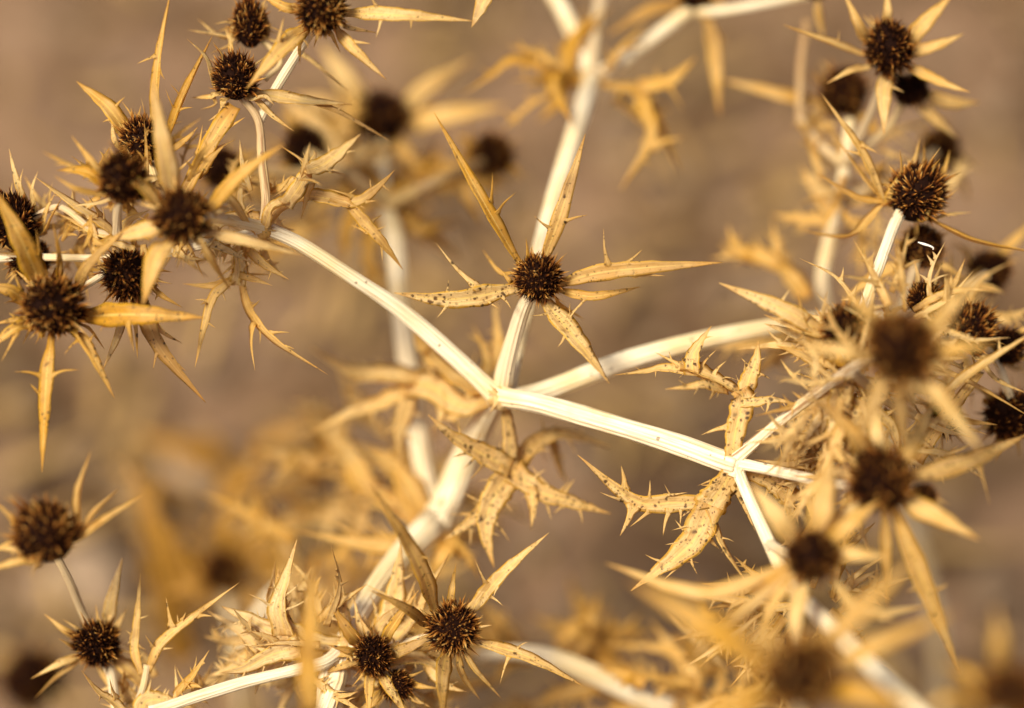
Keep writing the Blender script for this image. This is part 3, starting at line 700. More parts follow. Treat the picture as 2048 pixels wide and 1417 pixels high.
head(A, 1688, 655, -14, 54, (-.2, -.7, -.8), [
 (1438, 566, 4, 1570, 622, 44, [(.52, 1581, 578, 10), (.45, 1540, 640)], {'t': .75, 's': .6}), (1655, 580, 0, 1645, 630, 14, [], {'t': .7}), (1528, 630, 6, 1605, 662, 28, [], {'t': .7}),
 (1628, 582, 4, 1665, 625, 10, [], {'t': .8}), (1740, 590, 0, 1720, 620, 20, [], {})], tone=.55, light=.52, small=6, spots=.5)
head(A, 1938, 660, -5, 64, (.45, -.75, -.45), [
 (1870, 600, 0, None, None, 16), (2060, 790, 0, 1990, 760, 16, [], {'t': .6}), (1890, 740, -4, None, None, 20), (2000, 740, -4, 1975, 715, 18, [], {'t': .8})], tone=.45, light=.52, small=4, var=4, label='sharp bristly brown seed head lying on its side at the right')
head(A, 2012, 695, 16, 44, (.5, -.5, -.7), [(2070, 640, 0, None, None, 20), (2080, 745, 0, None, None, 20)], light=.24, small=3)
head(A, 1888, 838, 12, 44, (0, .1, -1), [(1995, 850, -6, 1940, 842, 18, [], {'t': .5}), (1830, 790, 0, None, None, 20), (1850, 905, 0, None, None, 16)], tone=.5, light=.40, small=5)
head(A, 2020, 830, 20, 64, (.3, -.2, -1), [(1940, 770, 0, None, None, 18), (1990, 925, 0, None, None, 18)], light=.34, small=4, brown=.5)
head(A, 1765, 962, -36, 76, (-.05, -.35, -1), [
 (2062, 866, 26, 1930, 928, 50, [(.52, 1980, 1012, 12)], {'t': .4, 's': .8, 'fold': .3}), (1920, 1348, 18, 1848, 1170, 48, [(.52, 1897, 1168, 12), (.46, 1812, 1184, 12)], {'t': .35, 's': .7, 'b': .42}),
 (1776, 1215, 14, 1772, 1100, 26, [], {'b': .5}), (1960, 1080, -4, 1870, 1030, 50, [], {'t': .5, 's': 0}), (1640, 800, 0, 1705, 875, 56, [], {'t': .3, 's': .1, 'b': .5}), (1620, 1090, 4, 1700, 1030, 44, [], {'t': .6, 's': 0}),
 (1870, 800, 20, 1830, 880, 40, [(.5, 1890, 858, 10), (.4, 1790, 830)], {'t': .6, 's': .8}), (1745, 790, 8, 1755, 870, 40, [], {'t': .6, 's': .3}), (1640, 940, 8, 1700, 950, 36, [], {'t': .5})], tone=.45, light=.40, small=3, spots=.3, label='round dark seed head above the long speckled drooping bract')
head(A, 1845, 995, -28, 36, (.5, .2, -.8), [(1900, 1010, 0, None, None, 10)], light=.36, small=2)
head(A, 1625, 1110, -46, 66, (0, -.25, -1), [
 (1500, 965, 4, 1555, 1035, 56, [], {'t': .55, 's': 0}), (1665, 900, 8, 1645, 1010, 60, [], {'t': .6, 's': .1}), (1760, 1000, 4, 1700, 1050, 40, [], {'t': .5, 's': 0}), (1780, 1115, 0, 1705, 1110, 40, [], {'t': .6, 's': 0}),
 (1210, 1127, 14, 1410, 1186, 40, [(.5, 1425, 1196)], {'t': .4, 's': .1}), (1370, 1330, 12, 1470, 1230, 34, [], {'t': .6, 's': .1}), (1590, 1320, -4, 1592, 1230, 44, [], {'t': .85, 's': 0, 'b': .1}),
 (1520, 1310, 10, 1540, 1220, 26, [], {'t': .6}), (1860, 1212, 14, 1730, 1225, 30, [(.6, 1790, 1240)], {'t': .5, 's': .2}), (1480, 1180, 10, 1540, 1170, 40, [], {'t': .4, 's': 0})], tone=.5, light=.38, small=5, spots=.1, brown=.25)
# bottom middle
head(A, 907, 1257, 0, 62, (.15, -.35, -1), [
 (1098, 1066, 2, 1005, 1150, 34, [(.42, 950, 1120, 10), (.38, 1006, 1212), (.47, 987, 1194)], {'t': .65, 's': .6}),
 (738, 965, -26, 832, 1120, 42, [(.5, 862, 1120)], {'t': .5, 's': .7}), (738, 1180, -14, 815, 1220, 28, [], {'t': .3, 'b': .6}), (912, 1128, 4, 905, 1180, 20, [], {'t': .4}),
 (886, 1450, -14, 882, 1360, 40, [], {'t': .45}), (1168, 1373, 0, 1060, 1318, 34, [(.45, 1056, 1284), (.42, 1000, 1368)], {'t': .55, 's': .8}),
 (1003, 1398, 6, 950, 1340, 14, [], {}), (988, 1250, 0, 960, 1255, 12, [], {}), (960, 1400, 8, 925, 1350, 16, [], {})], tone=.5, light=.58, var=3, label='bristly brown seed head with long bracts at the bottom edge')
head(A, 748, 1312, 4, 50, (.05, -.2, -1), [
 (660, 1205, 0, 700, 1265, 34, [], {'b': .8, 't': .2}), (838, 1180, -4, 785, 1255, 26, [], {'b': .45}), (655, 1290, 0, 700, 1300, 24, [], {'b': .6}), (880, 1268, -4, 815, 1298, 30, [], {'b': .5}),
 (738, 1440, -4, 738, 1370, 26, [], {'b': .45}), (720, 1235, 2, 738, 1270, 20, [], {'b': .6}), (820, 1440, 0, 775, 1370, 26, [], {'b': .45}), (640, 1350, 4, 690, 1330, 20, [], {})], tone=.35, light=.42, small=6)
head(A, 792, 1372, 7, 40, (.3, .2, -1), [(880, 1378, 0, 838, 1372, 16, [], {}), (862, 1415, 0, 830, 1400, 16, [], {}), (700, 1430, 0, 740, 1410, 20, [], {}), (850, 1340, 0, None, None, 10)], light=.40, small=4)
# a bleached petal caught on a head
B = MB(); tube(B, [Vector((*P(x, y, 0), M(r, 0))) for x, y, r in ((1836, 485, 1.2), (1848, 489, 2.6), (1858, 492, 2.2), (1866, 496, 1.6), (1866, 500, .8))], ridges=3, seg=10)
B.build('petal', PETAL, A, P(1848, 489, 0))

node(A, 1000, 797, 15, 27, .7); node(A, 1470, 927, -1, 20, .75); node(A, 1184, 158, 68, 22, .5); node(A, 528, 458, 2, 19, .35); node(A, 870, 1045, 48, 34, .8); node(A, 692, 1289, 11, 22, .7)
thicket(A, 1720, 770, 130, 110, -26, 12, 40, (90, 200), (18, 40), (.4, .95), .75)
thicket(A, 1880, 690, 130, 120, 24, 50, 22, (80, 170), (14, 30), (.3, .8), .5, up=.4)
thicket(A, 1720, 900, 110, 110, -24, 6, 22, (90, 190), (16, 36), (.4, .9), .7)
thicket(A, 1730, 800, 150, 120, -32, 0, 34, (80, 170), (10, 24), (.6, 1.0), .7)
thicket(A, 1790, 640, 120, 80, -20, 10, 20, (90, 180), (12, 26), (.5, 1.0), .6, up=.5)
thicket(A, 1180, 170, 130, 90, 60, 82, 8, (80, 150), (16, 30), (.05, .4), .8, spots=0)
thicket(A, 1600, 1210, 120, 90, -10, 14, 30, (90, 200), (18, 36), (.3, .8), .75, spots=.2)
thicket(A, 300, 410, 210, 110, -10, 18, 38, (60, 160), (12, 28), (.2, .8), .5, up=.2)
thicket(A, 480, 440, 110, 80, 0, 24, 16, (60, 130), (12, 28), (.3, .9), .5)
thicket(A, 110, 500, 110, 90, 4, 24, 16, (60, 130), (12, 26), (.2, .7), .5)
thicket(A, 700, 370, 190, 110, 84, 116, 16, (110, 220), (30, 60), (.1, .5), .6, spots=0)
thicket(A, 620, 1290, 170, 90, 4, 24, 26, (80, 170), (18, 40), (.55, .95), .6, up=.3)
thicket(A, 800, 1370, 170, 70, 8, 26, 20, (80, 150), (16, 40), (.4, .9), .6, up=.2)
thicket(A, 760, 960, 190, 140, 70, 104, 20, (110, 220), (30, 64), (.25, .65), .7, spots=.1)
thicket(A, 720, 1120, 190, 90, 60, 100, 12, (120, 220), (30, 60), (.2, .55), .6, spots=0)
# --- leaves of the large plant
leaf(A, [([(1010, 815, 18), (1018, 880, 20), (1020, 950, 20)], 46, 'pet', []),
 ([(1020, 940, 20), (955, 905, 16), (900, 870, 12), (856, 830, 10)], 66, 'lobe', [(.5, 905, 915), (.45, 960, 865), (.3, 940, 960)]),
 ([(1020, 945, 20), (985, 1000, 18), (972, 1060, 16), (988, 1135, 16)], 78, 'lobe', [(.4, 925, 985), (.55, 1020, 1085), (.5, 910, 1062)]),
 ([(1005, 985, 20), (950, 1040, 20), (885, 1082, 20)], 52, 'lobe', [(.5, 900, 1030), (.6, 940, 1095)]),
 ([(1025, 945, 20), (1080, 985, 18), (1140, 1005, 18), (1222, 1028, 20)], 66, 'flare', [(.5, 1140, 962), (.55, 1106, 1030), (.35, 1060, 930)]),
 ([(1062, 975, 18), (1068, 1015, 16), (1062, 1062, 16)], 36, 'lobe', []),
 ([(1025, 935, 22), (1080, 885, 28), (1130, 872, 32), (1225, 897, 40)], 60, 'flare', [(.5, 1155, 882), (.4, 1090, 930)]),
 ([(1100, 880, 30), (1120, 940, 36), (1140, 975, 40)], 36, 'lobe', [])], tone=.5, spots=1.0, brown=.45, label='spotted tan leaf hanging below the white fork')
leaf(A, [([(985, 800, 20), (925, 815, 30), (860, 775, 36), (815, 775, 44)], 78, 'pet', [(.35, 862, 870), (.5, 930, 880), (.3, 955, 700), (.75, 840, 700)]),
 ([(835, 770, 40), (770, 760, 46), (700, 750, 50), (622, 698, 54)], 84, 'lobe', [(.35, 755, 715), (.5, 715, 725), (.5, 690, 800)]),
 ([(830, 785, 42), (760, 815, 46), (700, 830, 48), (618, 868, 50)], 58, 'lobe', [(.4, 755, 880), (.5, 690, 790)]),
 ([(818, 780, 42), (808, 830, 40), (797, 870, 40), (803, 940, 40)], 54, 'lobe', [(.5, 768, 868), (.3, 850, 830)]),
 ([(880, 790, 34), (885, 830, 32), (862, 868, 34)], 30, 'lobe', [])], tone=.62, spots=.5, brown=.3)
leaf(A, [([(830, 640, 40), (850, 700, 40), (900, 750, 34), (960, 790, 24)], 60, 'pet', [(.3, 880, 690), (.5, 820, 750)]), ([(960, 770, 30), (975, 720, 36), (945, 650, 44)], 30, 'lobe', []), ([(985, 740, 34), (1000, 690, 40), (985, 590, 46)], 44, 'lobe', [(.4, 960, 690)])], tone=.45, spots=.2)
# leaves round the upper fork
leaf(A, [([(1180, 165, 68), (1140, 160, 66), (1105, 145, 62)], 44, 'pet', []),
 ([(1110, 145, 62), (1030, 122, 60), (980, 155, 58), (920, 192, 58)], 26, 'lance', [(.25, 1036, 80, 22), (.3, 1050, 165)]),
 ([(1108, 140, 62), (1108, 180, 54), (1122, 205, 50), (1146, 250, 46)], 46, 'lobe', [(.25, 1018, 163, 22), (.5, 1098, 200)]),
 ([(1130, 150, 66), (1140, 95, 70), (1170, 55, 72), (1222, 15, 74)], 46, 'lobe', [(.3, 1115, 95), (.5, 1130, 60)]),
 ([(1140, 165, 68), (1110, 210, 74), (1075, 245, 78)], 40, 'lobe', [])], tone=.12, spots=.1, brown=.45)
leaf(A, [([(1195, 165, 68), (1230, 175, 64), (1285, 180, 60)], 32, 'pet', [(.6, 1225, 215)]),
 ([(1280, 180, 60), (1320, 170, 58), (1345, 160, 58), (1392, 115, 58)], 46, 'flare', [(.3, 1312, 135), (.45, 1368, 222)]),
 ([(1275, 178, 60), (1290, 220, 56), (1300, 280, 54), (1240, 382, 54)], 46, 'lobe', [(.55, 1368, 276, 20), (.35, 1320, 225), (.7, 1300, 330)]),
 ([(1295, 200, 62), (1325, 260, 66), (1362, 350, 70)], 30, 'lobe', [])], tone=.25, spots=.1, brown=.3)
# leaves round the right-hand fork
leaf(A, [([(1462, 925, -4), (1470, 870, -4), (1485, 805, -3), (1478, 780, -3)], 62, 'pet', [(.45, 1403, 870, 16), (.2, 1515, 905)]),
 ([(1484, 800, -3), (1498, 760, -2), (1512, 722, -2), (1517, 682, -2)], 52, 'lance', [(.45, 1490, 722), (.5, 1540, 758), (.4, 1485, 760)]),
 ([(1480, 808, -3), (1515, 805, -4), (1545, 800, -4), (1595, 808, -4)], 28, 'lobe', [(.5, 1530, 830)]),
 ([(1480, 790, -3), (1430, 765, -2), (1385, 745, 0), (1360, 738, 0)], 58, 'pet', [(.35, 1478, 762, 9), (.5, 1453, 722, 13), (.72, 1433, 700, 13), (.3, 1420, 800)]),
 ([(1395, 745, 0), (1330, 738, 2), (1290, 745, 2), (1226, 751, 2)], 28, 'lance', [(.2, 1310, 705, 12)]),
 ([(1385, 752, 0), (1388, 715, 0), (1400, 690, 0), (1423, 652, 0)], 46, 'lobe', [(.4, 1372, 705)]),
 ([(1455, 785, -3), (1410, 770, -8), (1380, 774, -9), (1330, 779, -10)], 30, 'lance', [(.3, 1418, 800)])], tone=.6, spots=1.0, brown=.30, label='spotted pale leaf standing up from the right hand fork')
leaf(A, [([(1470, 935, -3), (1450, 965, -2), (1425, 1000, 0), (1405, 1020, 0)], 84, 'pet', [(.3, 1510, 1062, 16), (.5, 1400, 970), (.35, 1395, 972)]),
 ([(1420, 1005, 0), (1350, 1005, 0), (1270, 1000, 0), (1155, 910, -2)], 54, 'lance', [(.5, 1240, 1072, 24), (.28, 1326, 1072, 14), (.3, 1375, 985), (.42, 1300, 960), (.6, 1200, 985), (.2, 1360, 1050)]),
 ([(1420, 1010, 0), (1395, 1070, 0), (1360, 1110, 0), (1262, 1182, 0)], 84, 'lobe', [(.55, 1328, 1160, 11), (.5, 1398, 1126, 8), (.3, 1350, 1040, 10), (.45, 1330, 1090, 7), (.25, 1440, 1100, 16)]),
 ([(1420, 1020, 0), (1435, 1070, -2), (1455, 1110, -4), (1500, 1175, -8)], 30, 'flare', [])], tone=.55, spots=1.0, brown=.36, label='spotted tan leaf drooping from the right hand fork')
leaf(A, [([(1490, 945, 0), (1540, 960, 2), (1590, 1000, 4)], 60, 'pet', [(.6, 1592, 960), (.5, 1520, 1010)]), ([(1560, 975, 2), (1580, 1010, 4), (1578, 1060, 6)], 40, 'lobe', [])], tone=.7, spots=1.0)
leaf(A, [([(1555, 945, 0), (1600, 895, -4), (1640, 840, -8), (1665, 790, -10)], 44, 'lobe', [(.2, 1640, 912, 10), (.4, 1570, 890), (.15, 1625, 940)])], tone=.6, spots=.6)
leaf(A, [([(1700, 735, -12), (1680, 790, -14), (1670, 830, -16)], 70, 'pet', []), ([(1690, 790, -14), (1640, 800, -12), (1575, 830, -8)], 46, 'lobe', []), ([(1690, 770, -12), (1650, 745, -10), (1600, 712, -10)], 24, 'lobe', []),
 ([(1690, 800, -14), (1730, 870, -14), (1760, 950, -14)], 40, 'lance'), ([(1680, 810, -14), (1665, 880, -14), (1640, 960, -12)], 50, 'lance'), ([(1700, 800, -12), (1780, 850, -8), (1800, 930, -8)], 40, 'lance'), ([(1700, 760, -14), (1750, 770, -10), (1870, 790, -4)], 40, 'lance')], tone=.75, spots=.8, brown=.2)
leaf(A, [([(1690, 740, -12), (1680, 725, -18), (1672, 700, -20)], 44, 'lobe', [])], tone=.0, spots=.1, brown=.35)
leaf(A, [([(1960, 745, 6), (1920, 800, 2), (1880, 850, 0), (1835, 925, 0)], 46, 'pet', [(.45, 1905, 855, 12)]), ([(1880, 845, 0), (1920, 852, -2), (1975, 870, -4)], 18, 'lobe', [])], tone=.55, spots=.8)
leaf(A, [([(1820, 720, -2), (1930, 760, -4), (2070, 840, -4)], 16, 'lance', [(.3, 1900, 740)]), ], tone=.4, spots=.3)
leaf(A, [([(1880, 800, -8), (1950, 745, -12), (2075, 660, -14)], 40, 'lance', [])], tone=.65, spots=.2)
leaf(A, [([(1480, 520, 60), (1560, 540, 58), (1610, 600, 54)], 60, 'pet'), ([(1560, 540, 58), (1500, 510, 60), (1420, 520, 62)], 56, 'lobe'), ([(1570, 545, 58), (1555, 500, 60), (1545, 440, 60)], 36, 'lobe'), ([(1500, 515, 60), (1470, 490, 60), (1455, 450, 60)], 30, 'lobe')], tone=.4, spots=0, brown=.3)
leaf(A, [([(1620, 640, 40), (1560, 700, 50), (1500, 760, 58)], 70, 'lobe'), ([(1640, 660, 40), (1540, 690, 46), (1380, 690, 54)], 40, 'lance')], tone=.4, spots=0)
# leaves in the upper left cluster
leaf(A, [([(530, 455, 0), (545, 420, -2), (580, 405, -4)], 40, 'pet', []), ([(570, 412, -4), (600, 370, -2), (610, 330, 2), (562, 292, 6)], 46, 'lobe', [(.35, 602, 440, 26), (.3, 545, 395)]),
 ([(608, 345, -2), (640, 335, 4), (675, 310, 8), (722, 268, 12)], 56, 'lance', [(.35, 692, 350, 16), (.3, 625, 300)]), ([(604, 350, -4), (612, 320, -10), (620, 285, -12)], 22, 'flare', []), ([(604, 360, -4), (625, 362, -10), (645, 372, -12)], 20, 'flare', [])], tone=.75, spots=.3, brown=.25, label='pale grey spiny leaf above the upper left stem')
leaf(A, [([(535, 450, 2), (570, 415, 2), (620, 395, 4), (700, 410, 4)], 40, 'pet', []), ([(660, 396, 4), (710, 405, 4), (750, 380, 4), (790, 340, 2)], 34, 'lance', [(.3, 655, 378), (.45, 755, 402)]), ([(695, 405, 4), (735, 450, 4), (765, 485, 4), (806, 540, 6)], 36, 'lance', [(.35, 765, 430, 10), (.4, 700, 450)])], tone=.45, spots=.5, brown=.6)
leaf(A, [([(505, 470, 4), (490, 520, 6), (478, 560, 8)], 40, 'pet', [(.7, 430, 560), (.8, 545, 550)]), ([(480, 550, 8), (430, 590, 6), (410, 650, 4), (390, 735, 2)], 28, 'lance', [(.4, 400, 610)]), ([(480, 550, 6), (510, 560, 4), (545, 572, 2)], 20, 'lobe', []), ([(500, 500, 4), (530, 530, 2), (578, 560, 0)], 28, 'lobe', []), ([(482, 555, 8), (500, 620, 6), (550, 680, 4), (656, 750, 2)], 34, 'lance', [(.25, 520, 600), (.35, 510, 742, 16), (.5, 580, 665)]), ([(470, 560, 8), (420, 572, 8), (365, 568, 8)], 22, 'lobe', [])], tone=.5, spots=.5, brown=.45)
leaf(A, [([(232, 470, 2), (200, 445, 0), (150, 412, -2), (68, 353, -4)], 36, 'lance', [(.25, 175, 390, 14), (.35, 190, 425)]), ([(240, 475, 2), (190, 465, 4), (140, 440, 6), (110, 425, 6)], 30, 'lance', []), ([(235, 470, 0), (260, 440, -4), (300, 420, -6)], 30, 'lobe', [])], tone=.75, spots=.4, brown=.35)
leaf(A, [([(350, 420, 0), (390, 350, 0), (430, 275, 0), (470, 215, 2)], 46, 'pet', [(.5, 405, 250), (.6, 470, 280), (.35, 400, 330), (.7, 412, 262)]), ([(395, 355, 0), (420, 320, -2), (450, 290, -4)], 30, 'lance', []), ([(420, 290, 0), (440, 270, 0), (490, 235, 0)], 22, 'lobe', [])], tone=.35, spots=.5, brown=.5)
leaf(A, [([(420, 470, 0), (460, 440, 4), (520, 440, 6)], 44, 'pet'), ([(400, 480, 0), (450, 500, 0), (510, 530, 2)], 30, 'lobe'), ([(380, 490, 2), (350, 510, 2), (385, 518, 0)], 24, 'lobe'), ([(350, 495, 2), (370, 515, 0), (410, 520, 0)], 20, 'lobe'), ([(270, 500, 0), (240, 490, 0), (190, 480, 2)], 20, 'lobe', []), ([(490, 440, 4), (480, 400, 8), (490, 330, 12)], 24, 'lobe')], tone=.7, spots=.5)
leaf(A, [([(470, 490, 2), (480, 540, 6), (478, 570, 8)], 44, 'pet', [])], tone=.9, spots=.1, brown=.1)
# blurred leaf mass behind the upper left
leaf(A, [([(770, 420, 72), (740, 380, 76), (700, 350, 80)], 90, 'pet'), ([(760, 410, 74), (830, 380, 76), (900, 370, 80)], 60, 'lobe'), ([(740, 400, 74), (700, 460, 78), (690, 530, 84)], 60, 'lobe'), ([(780, 430, 72), (840, 460, 74), (890, 450, 78)], 50, 'lobe'), ([(730, 370, 76), (660, 400, 80), (600, 440, 84)], 50, 'lobe'), ([(760, 440, 70), (740, 520, 76), (780, 600, 80)], 60, 'lobe')], tone=.2, spots=0, brown=.45)
leaf(A, [([(690, 345, 66), (640, 260, 70), (560, 190, 74)], 80, 'lobe'), ([(690, 345, 66), (720, 310, 70), (800, 300, 76)], 60, 'lobe')], tone=.5, spots=0, brown=.25)
leaf(A, [([(860, 1050, 50), (800, 1090, 46), (720, 1090, 44), (590, 1062, 42)], 60, 'lobe', [(.4, 720, 1035, 14), (.55, 655, 1040, 12)]), ([(850, 1050, 50), (790, 1010, 56), (700, 960, 64), (570, 940, 76)], 80, 'lobe'), ([(740, 985, 60), (690, 900, 70), (600, 820, 80)], 70, 'lobe'), ([(850, 1040, 50), (780, 930, 62), (690, 880, 72)], 80, 'lobe')], tone=.5, spots=0, brown=.25)
leaf(A, [([(900, 1090, 44), (880, 1120, 42), (850, 1150, 44)], 60, 'lobe'), ([(890, 1075, 46), (940, 1110, 44), (960, 1160, 46)], 50, 'lobe')], tone=.2, spots=.2, brown=.5)
# leaves at the foot of the frame
leaf(A, [([(690, 1290, 10), (640, 1285, 8), (585, 1265, 6), (565, 1240, 6)], 60, 'pet', []),
 ([(575, 1270, 6), (563, 1215, 4), (575, 1165, 4), (594, 1080, 2)], 66, 'lobe', [(.32, 497, 1188, 12), (.30, 618, 1197, 10), (.45, 600, 1165)]),
 ([(585, 1275, 6), (540, 1262, 6), (500, 1240, 6), (443, 1213, 6)], 56, 'lance', [(.5, 478, 1272, 16)]), ([(548, 1240, 8), (535, 1200, 10), (543, 1165, 10), (551, 1122, 10)], 26, 'lance', []),
 ([(640, 1292, 4), (570, 1288, 2), (540, 1290, 2), (488, 1294, 2)], 24, 'lobe', []), ([(600, 1295, 4), (540, 1310, 4), (490, 1335, 4), (438, 1346, 4)], 60, 'flare', [(.4, 472, 1286, 10), (.7, 480, 1360)]), ([(590, 1300, 6), (530, 1340, 8), (510, 1390, 8)], 50, 'lobe', [])], tone=.82, spots=.55, brown=.18, label='pale veined leaf beside the striped stem at lower left')
leaf(A, [([(740, 1320, 12), (775, 1260, 14), (790, 1190, 14), (803, 1085, 12)], 92, 'lobe', [(.45, 832, 1160, 12), (.35, 740, 1190, 14)]), ([(760, 1320, 12), (830, 1240, 12), (860, 1180, 12), (898, 1108, 10)], 70, 'lobe', [(.5, 825, 1170, 14), (.45, 835, 1208, 8)]),
 ([(730, 1320, 12), (700, 1280, 12), (688, 1230, 10), (681, 1155, 8)], 44, 'lance', [(.5, 670, 1225)]), ([(735, 1310, 10), (722, 1260, 8), (707, 1192, 8)], 26, 'lance', []), ([(760, 1330, 12), (830, 1320, 12), (900, 1345, 12)], 70, 'lobe', [(.5, 850, 1290)]), ([(850, 1330, 12), (890, 1370, 8), (935, 1385, 6)], 30, 'lance', []), ([(700, 1320, 12), (660, 1310, 12), (640, 1330, 12)], 60, 'lobe', [])], tone=.85, spots=.75, brown=.18, label='broad pale netted leaf behind the bottom seed heads')

# ================================================================== other plants
g1 = below(1880, 1500, 240, .0, .0)
Bp = plant('blurred dried eryngo standing behind the right hand branches, heads at top right', g1)
stem(Bp, [(1880, 1470, 235, 34), (1878, 1300, 200, 32), (1850, 1130, 170, 34), (1770, 880, 120, 38), (1690, 720, 85, 40), (1645, 570, 64, 32), (1672, 440, 58, 32), (1690, 330, 50, 26), (1700, 240, 52, 22)], .72, .3, ground=g1)
stem(Bp, [(1690, 330, 50, 24), (1740, 230, 36, 20), (1775, 130, 26, 18)], .4, .5)
stem(Bp, [(1690, 320, 50, 22), (1770, 260, 42, 20), (1820, 180, 36, 18)], .3, .6)
stem(Bp, [(1680, 400, 54, 24), (1780, 360, 62, 22), (1872, 305, 66, 20)], .3, .45)
stem(Bp, [(1600, 250, 60, 18), (1602, 130, 62, 18), (1615, 40, 62, 16)], .15, .7)
stem(Bp, [(1690, 330, 52, 22), (1640, 290, 56, 20), (1600, 240, 60, 18)], .3, .5)
head(Bp, 1778, 95, 20, 66, (-.05, -.35, -1), [
 (1908, -14, 2, 1850, 48, 40, [], {'t': .35, 's': .2}), (1928, 68, 2, 1880, 90, 30, [], {'t': .45, 's': .1}), (1940, 185, -4, 1885, 168, 28, [], {'t': .4, 's': .2}),
 (1768, 270, -6, 1768, 200, 38, [(.4, 1808, 185, 12)], {'t': .7, 's': .1, 'b': .15}), (1653, 168, -4, 1700, 145, 26, [], {'t': .6, 's': .1}), (1566, 50, -2, 1655, 85, 28, [(.45, 1678, 60)], {'t': .45, 's': .2}),
 (1686, -20, 0, 1715, 40, 26, [], {'t': .4}), (1775, -30, 2, 1775, 25, 24, [], {'t': .6})], tone=.4, light=.42, small=2, spots=.2, brown=.25, var=1)
head(Bp, 1822, 180, 36, 44, (.2, .1, -1), [(1960, 205, 6, 1900, 206, 32, [], {'t': .5, 's': 0}), (1915, 278, 6, 1870, 240, 28, [], {'t': .5, 's': 0})], light=.16, tone=.5, small=2, spots=0)
head(Bp, 1690, 188, 64, 58, (-.1, -.6, -.8), [(1430, 158, 4, 1560, 192, 34, [], {'t': .4, 's': 0}), (1600, 255, 0, 1640, 235, 34, [], {'t': .6, 's': 0}), (1640, 120, 0, None, None, 20), (1770, 290, 0, None, None, 26)], light=.36, tone=.35, small=3, spots=0)
head(Bp, 1878, 302, 78, 52, (0, -.7, -.7), [(1960, 340, 0, None, None, 26), (1860, 270, 0, None, None, 16), (1940, 410, 0, 1920, 360, 26, [], {})], light=.56, tone=.4, small=3, spots=0)
leaf(Bp, [([(1672, 440, 58), (1620, 440, 60), (1540, 430, 62)], 36, 'lance'), ([(1675, 440, 58), (1640, 400, 58), (1600, 330, 60)], 30, 'lance'), ([(1678, 430, 56), (1720, 470, 56), (1720, 560, 58)], 36, 'lance'), ([(1680, 420, 56), (1740, 380, 58), (1760, 330, 60)], 30, 'lance')], tone=.45, spots=0)
leaf(Bp, [([(1672, 400, 58), (1640, 380, 56), (1612, 340, 54)], 60, 'lobe')], tone=.85, spots=0, brown=.1)
leaf(Bp, [([(1850, 420, 60), (1910, 360, 60), (1935, 300, 60)], 36, 'lance')], tone=.85, spots=0, brown=.1)

g2 = below(170, 1500, 30)
Cp = plant('small dried eryngo with two brown seed heads at lower left', g2)
stem(Cp, [(240, 1480, 14, 24), (225, 1360, 15, 22), (200, 1295, 16, 20)], .6, .4, ground=g2)
stem(Cp, [(200, 1290, 18, 20), (165, 1225, 14, 20), (140, 1165, 8, 20), (112, 1110, 4, 18)], .35, .45)
stem(Cp, [(250, 1470, 10, 22), (285, 1380, 8, 18), (295, 1330, 8, 16)], .35, .45)
head(Cp, 92, 1068, -24, 74, (-.35, -.8, -.5), [
 (182, 902, 2, 158, 985, 30, [], {'t': .6, 's': .3}), (238, 978, 6, 190, 1025, 20, [], {'t': .5}), (290, 988, 4, 210, 1042, 26, [], {'t': .4}), (-12, 1002, 2, 20, 1035, 20, [], {}), (-30, 1142, 0, 40, 1125, 24, [], {'b': .5}), (-30, 1100, 6, 20, 1098, 14)], tone=.4, light=.52, small=2, spots=.3, var=0)
head(Cp, 197, 1287, 14, 60, (.05, -.3, -1), [
 (245, 1116, 0, 224, 1200, 32, [], {'t': .75, 's': .3}), (88, 1228, 0, 130, 1260, 18, [], {}), (62, 1358, 0, 120, 1328, 20, [(.5, 110, 1322)], {'t': .6}), (68, 1398, 4, 110, 1355, 12, [], {'b': .8}), (118, 1278, -4, 140, 1292, 16, [], {}), (255, 1215, 4, 235, 1250, 16, [], {}), (310, 1390, 6, 260, 1345, 40, [], {'t': .6})], tone=.5, light=.42, small=5, spots=.3, var=5)
leaf(Cp, [([(296, 1345, 8), (320, 1290, 6), (365, 1250, 4), (478, 1166, 2)], 32, 'lance', [(.42, 332, 1196, 16), (.5, 372, 1225), (.2, 290, 1270)]), ([(285, 1350, 8), (272, 1300, 8), (276, 1240, 8), (281, 1146, 8)], 28, 'lance', [(.4, 255, 1290), (.3, 292, 1300)])], tone=.6, spots=.6, brown=.3)
leaf(Cp, [([(262, 1440, 4), (225, 1405, 2), (195, 1385, 0), (163, 1342, -2)], 30, 'lance', [(.35, 219, 1355, 12)]), ([(300, 1440, 4), (350, 1400, 6), (350, 1330, 8)], 20, 'lobe', []), ([(280, 1440, 6), (300, 1400, 8), (400, 1420, 8)], 60, 'lobe')], tone=.75, spots=.5)

g3 = below(1600, 1720, -105, .0, -.02)
Dp = plant('nearest dried eryngo, two big blurred seed heads at the bottom right', g3)
stem(Dp, [(1605, 1640, -112, 34), (1600, 1520, -112, 34), (1597, 1400, -86, 30)], .6, .4, ground=g3)
stem(Dp, [(1605, 1640, -112, 30), (1850, 1540, -114, 30), (2015, 1430, -102, 28)], .35, .45)
head(Dp, 1597, 1352, -88, 88, (0, -.4, -1), [
 (1255, 1160, 4, 1430, 1262, 62, [], {'t': .12, 's': 0, 'b': .2}), (1840, 1110, 6, 1705, 1235, 48, [], {'t': .35, 's': 0, 'b': .3}), (1915, 1225, 4, 1760, 1290, 46, [], {'t': .2, 's': 0}), (1830, 1420, -4, 1720, 1390, 66, [], {'t': .15, 's': 0}), (1400, 1430, 0, 1490, 1400, 50, [], {'t': .3, 's': 0}), (1480, 1240, 0, 1540, 1290, 40, [], {'t': .4, 's': 0})], tone=.2, light=.70, small=3, spots=0, brown=.3)
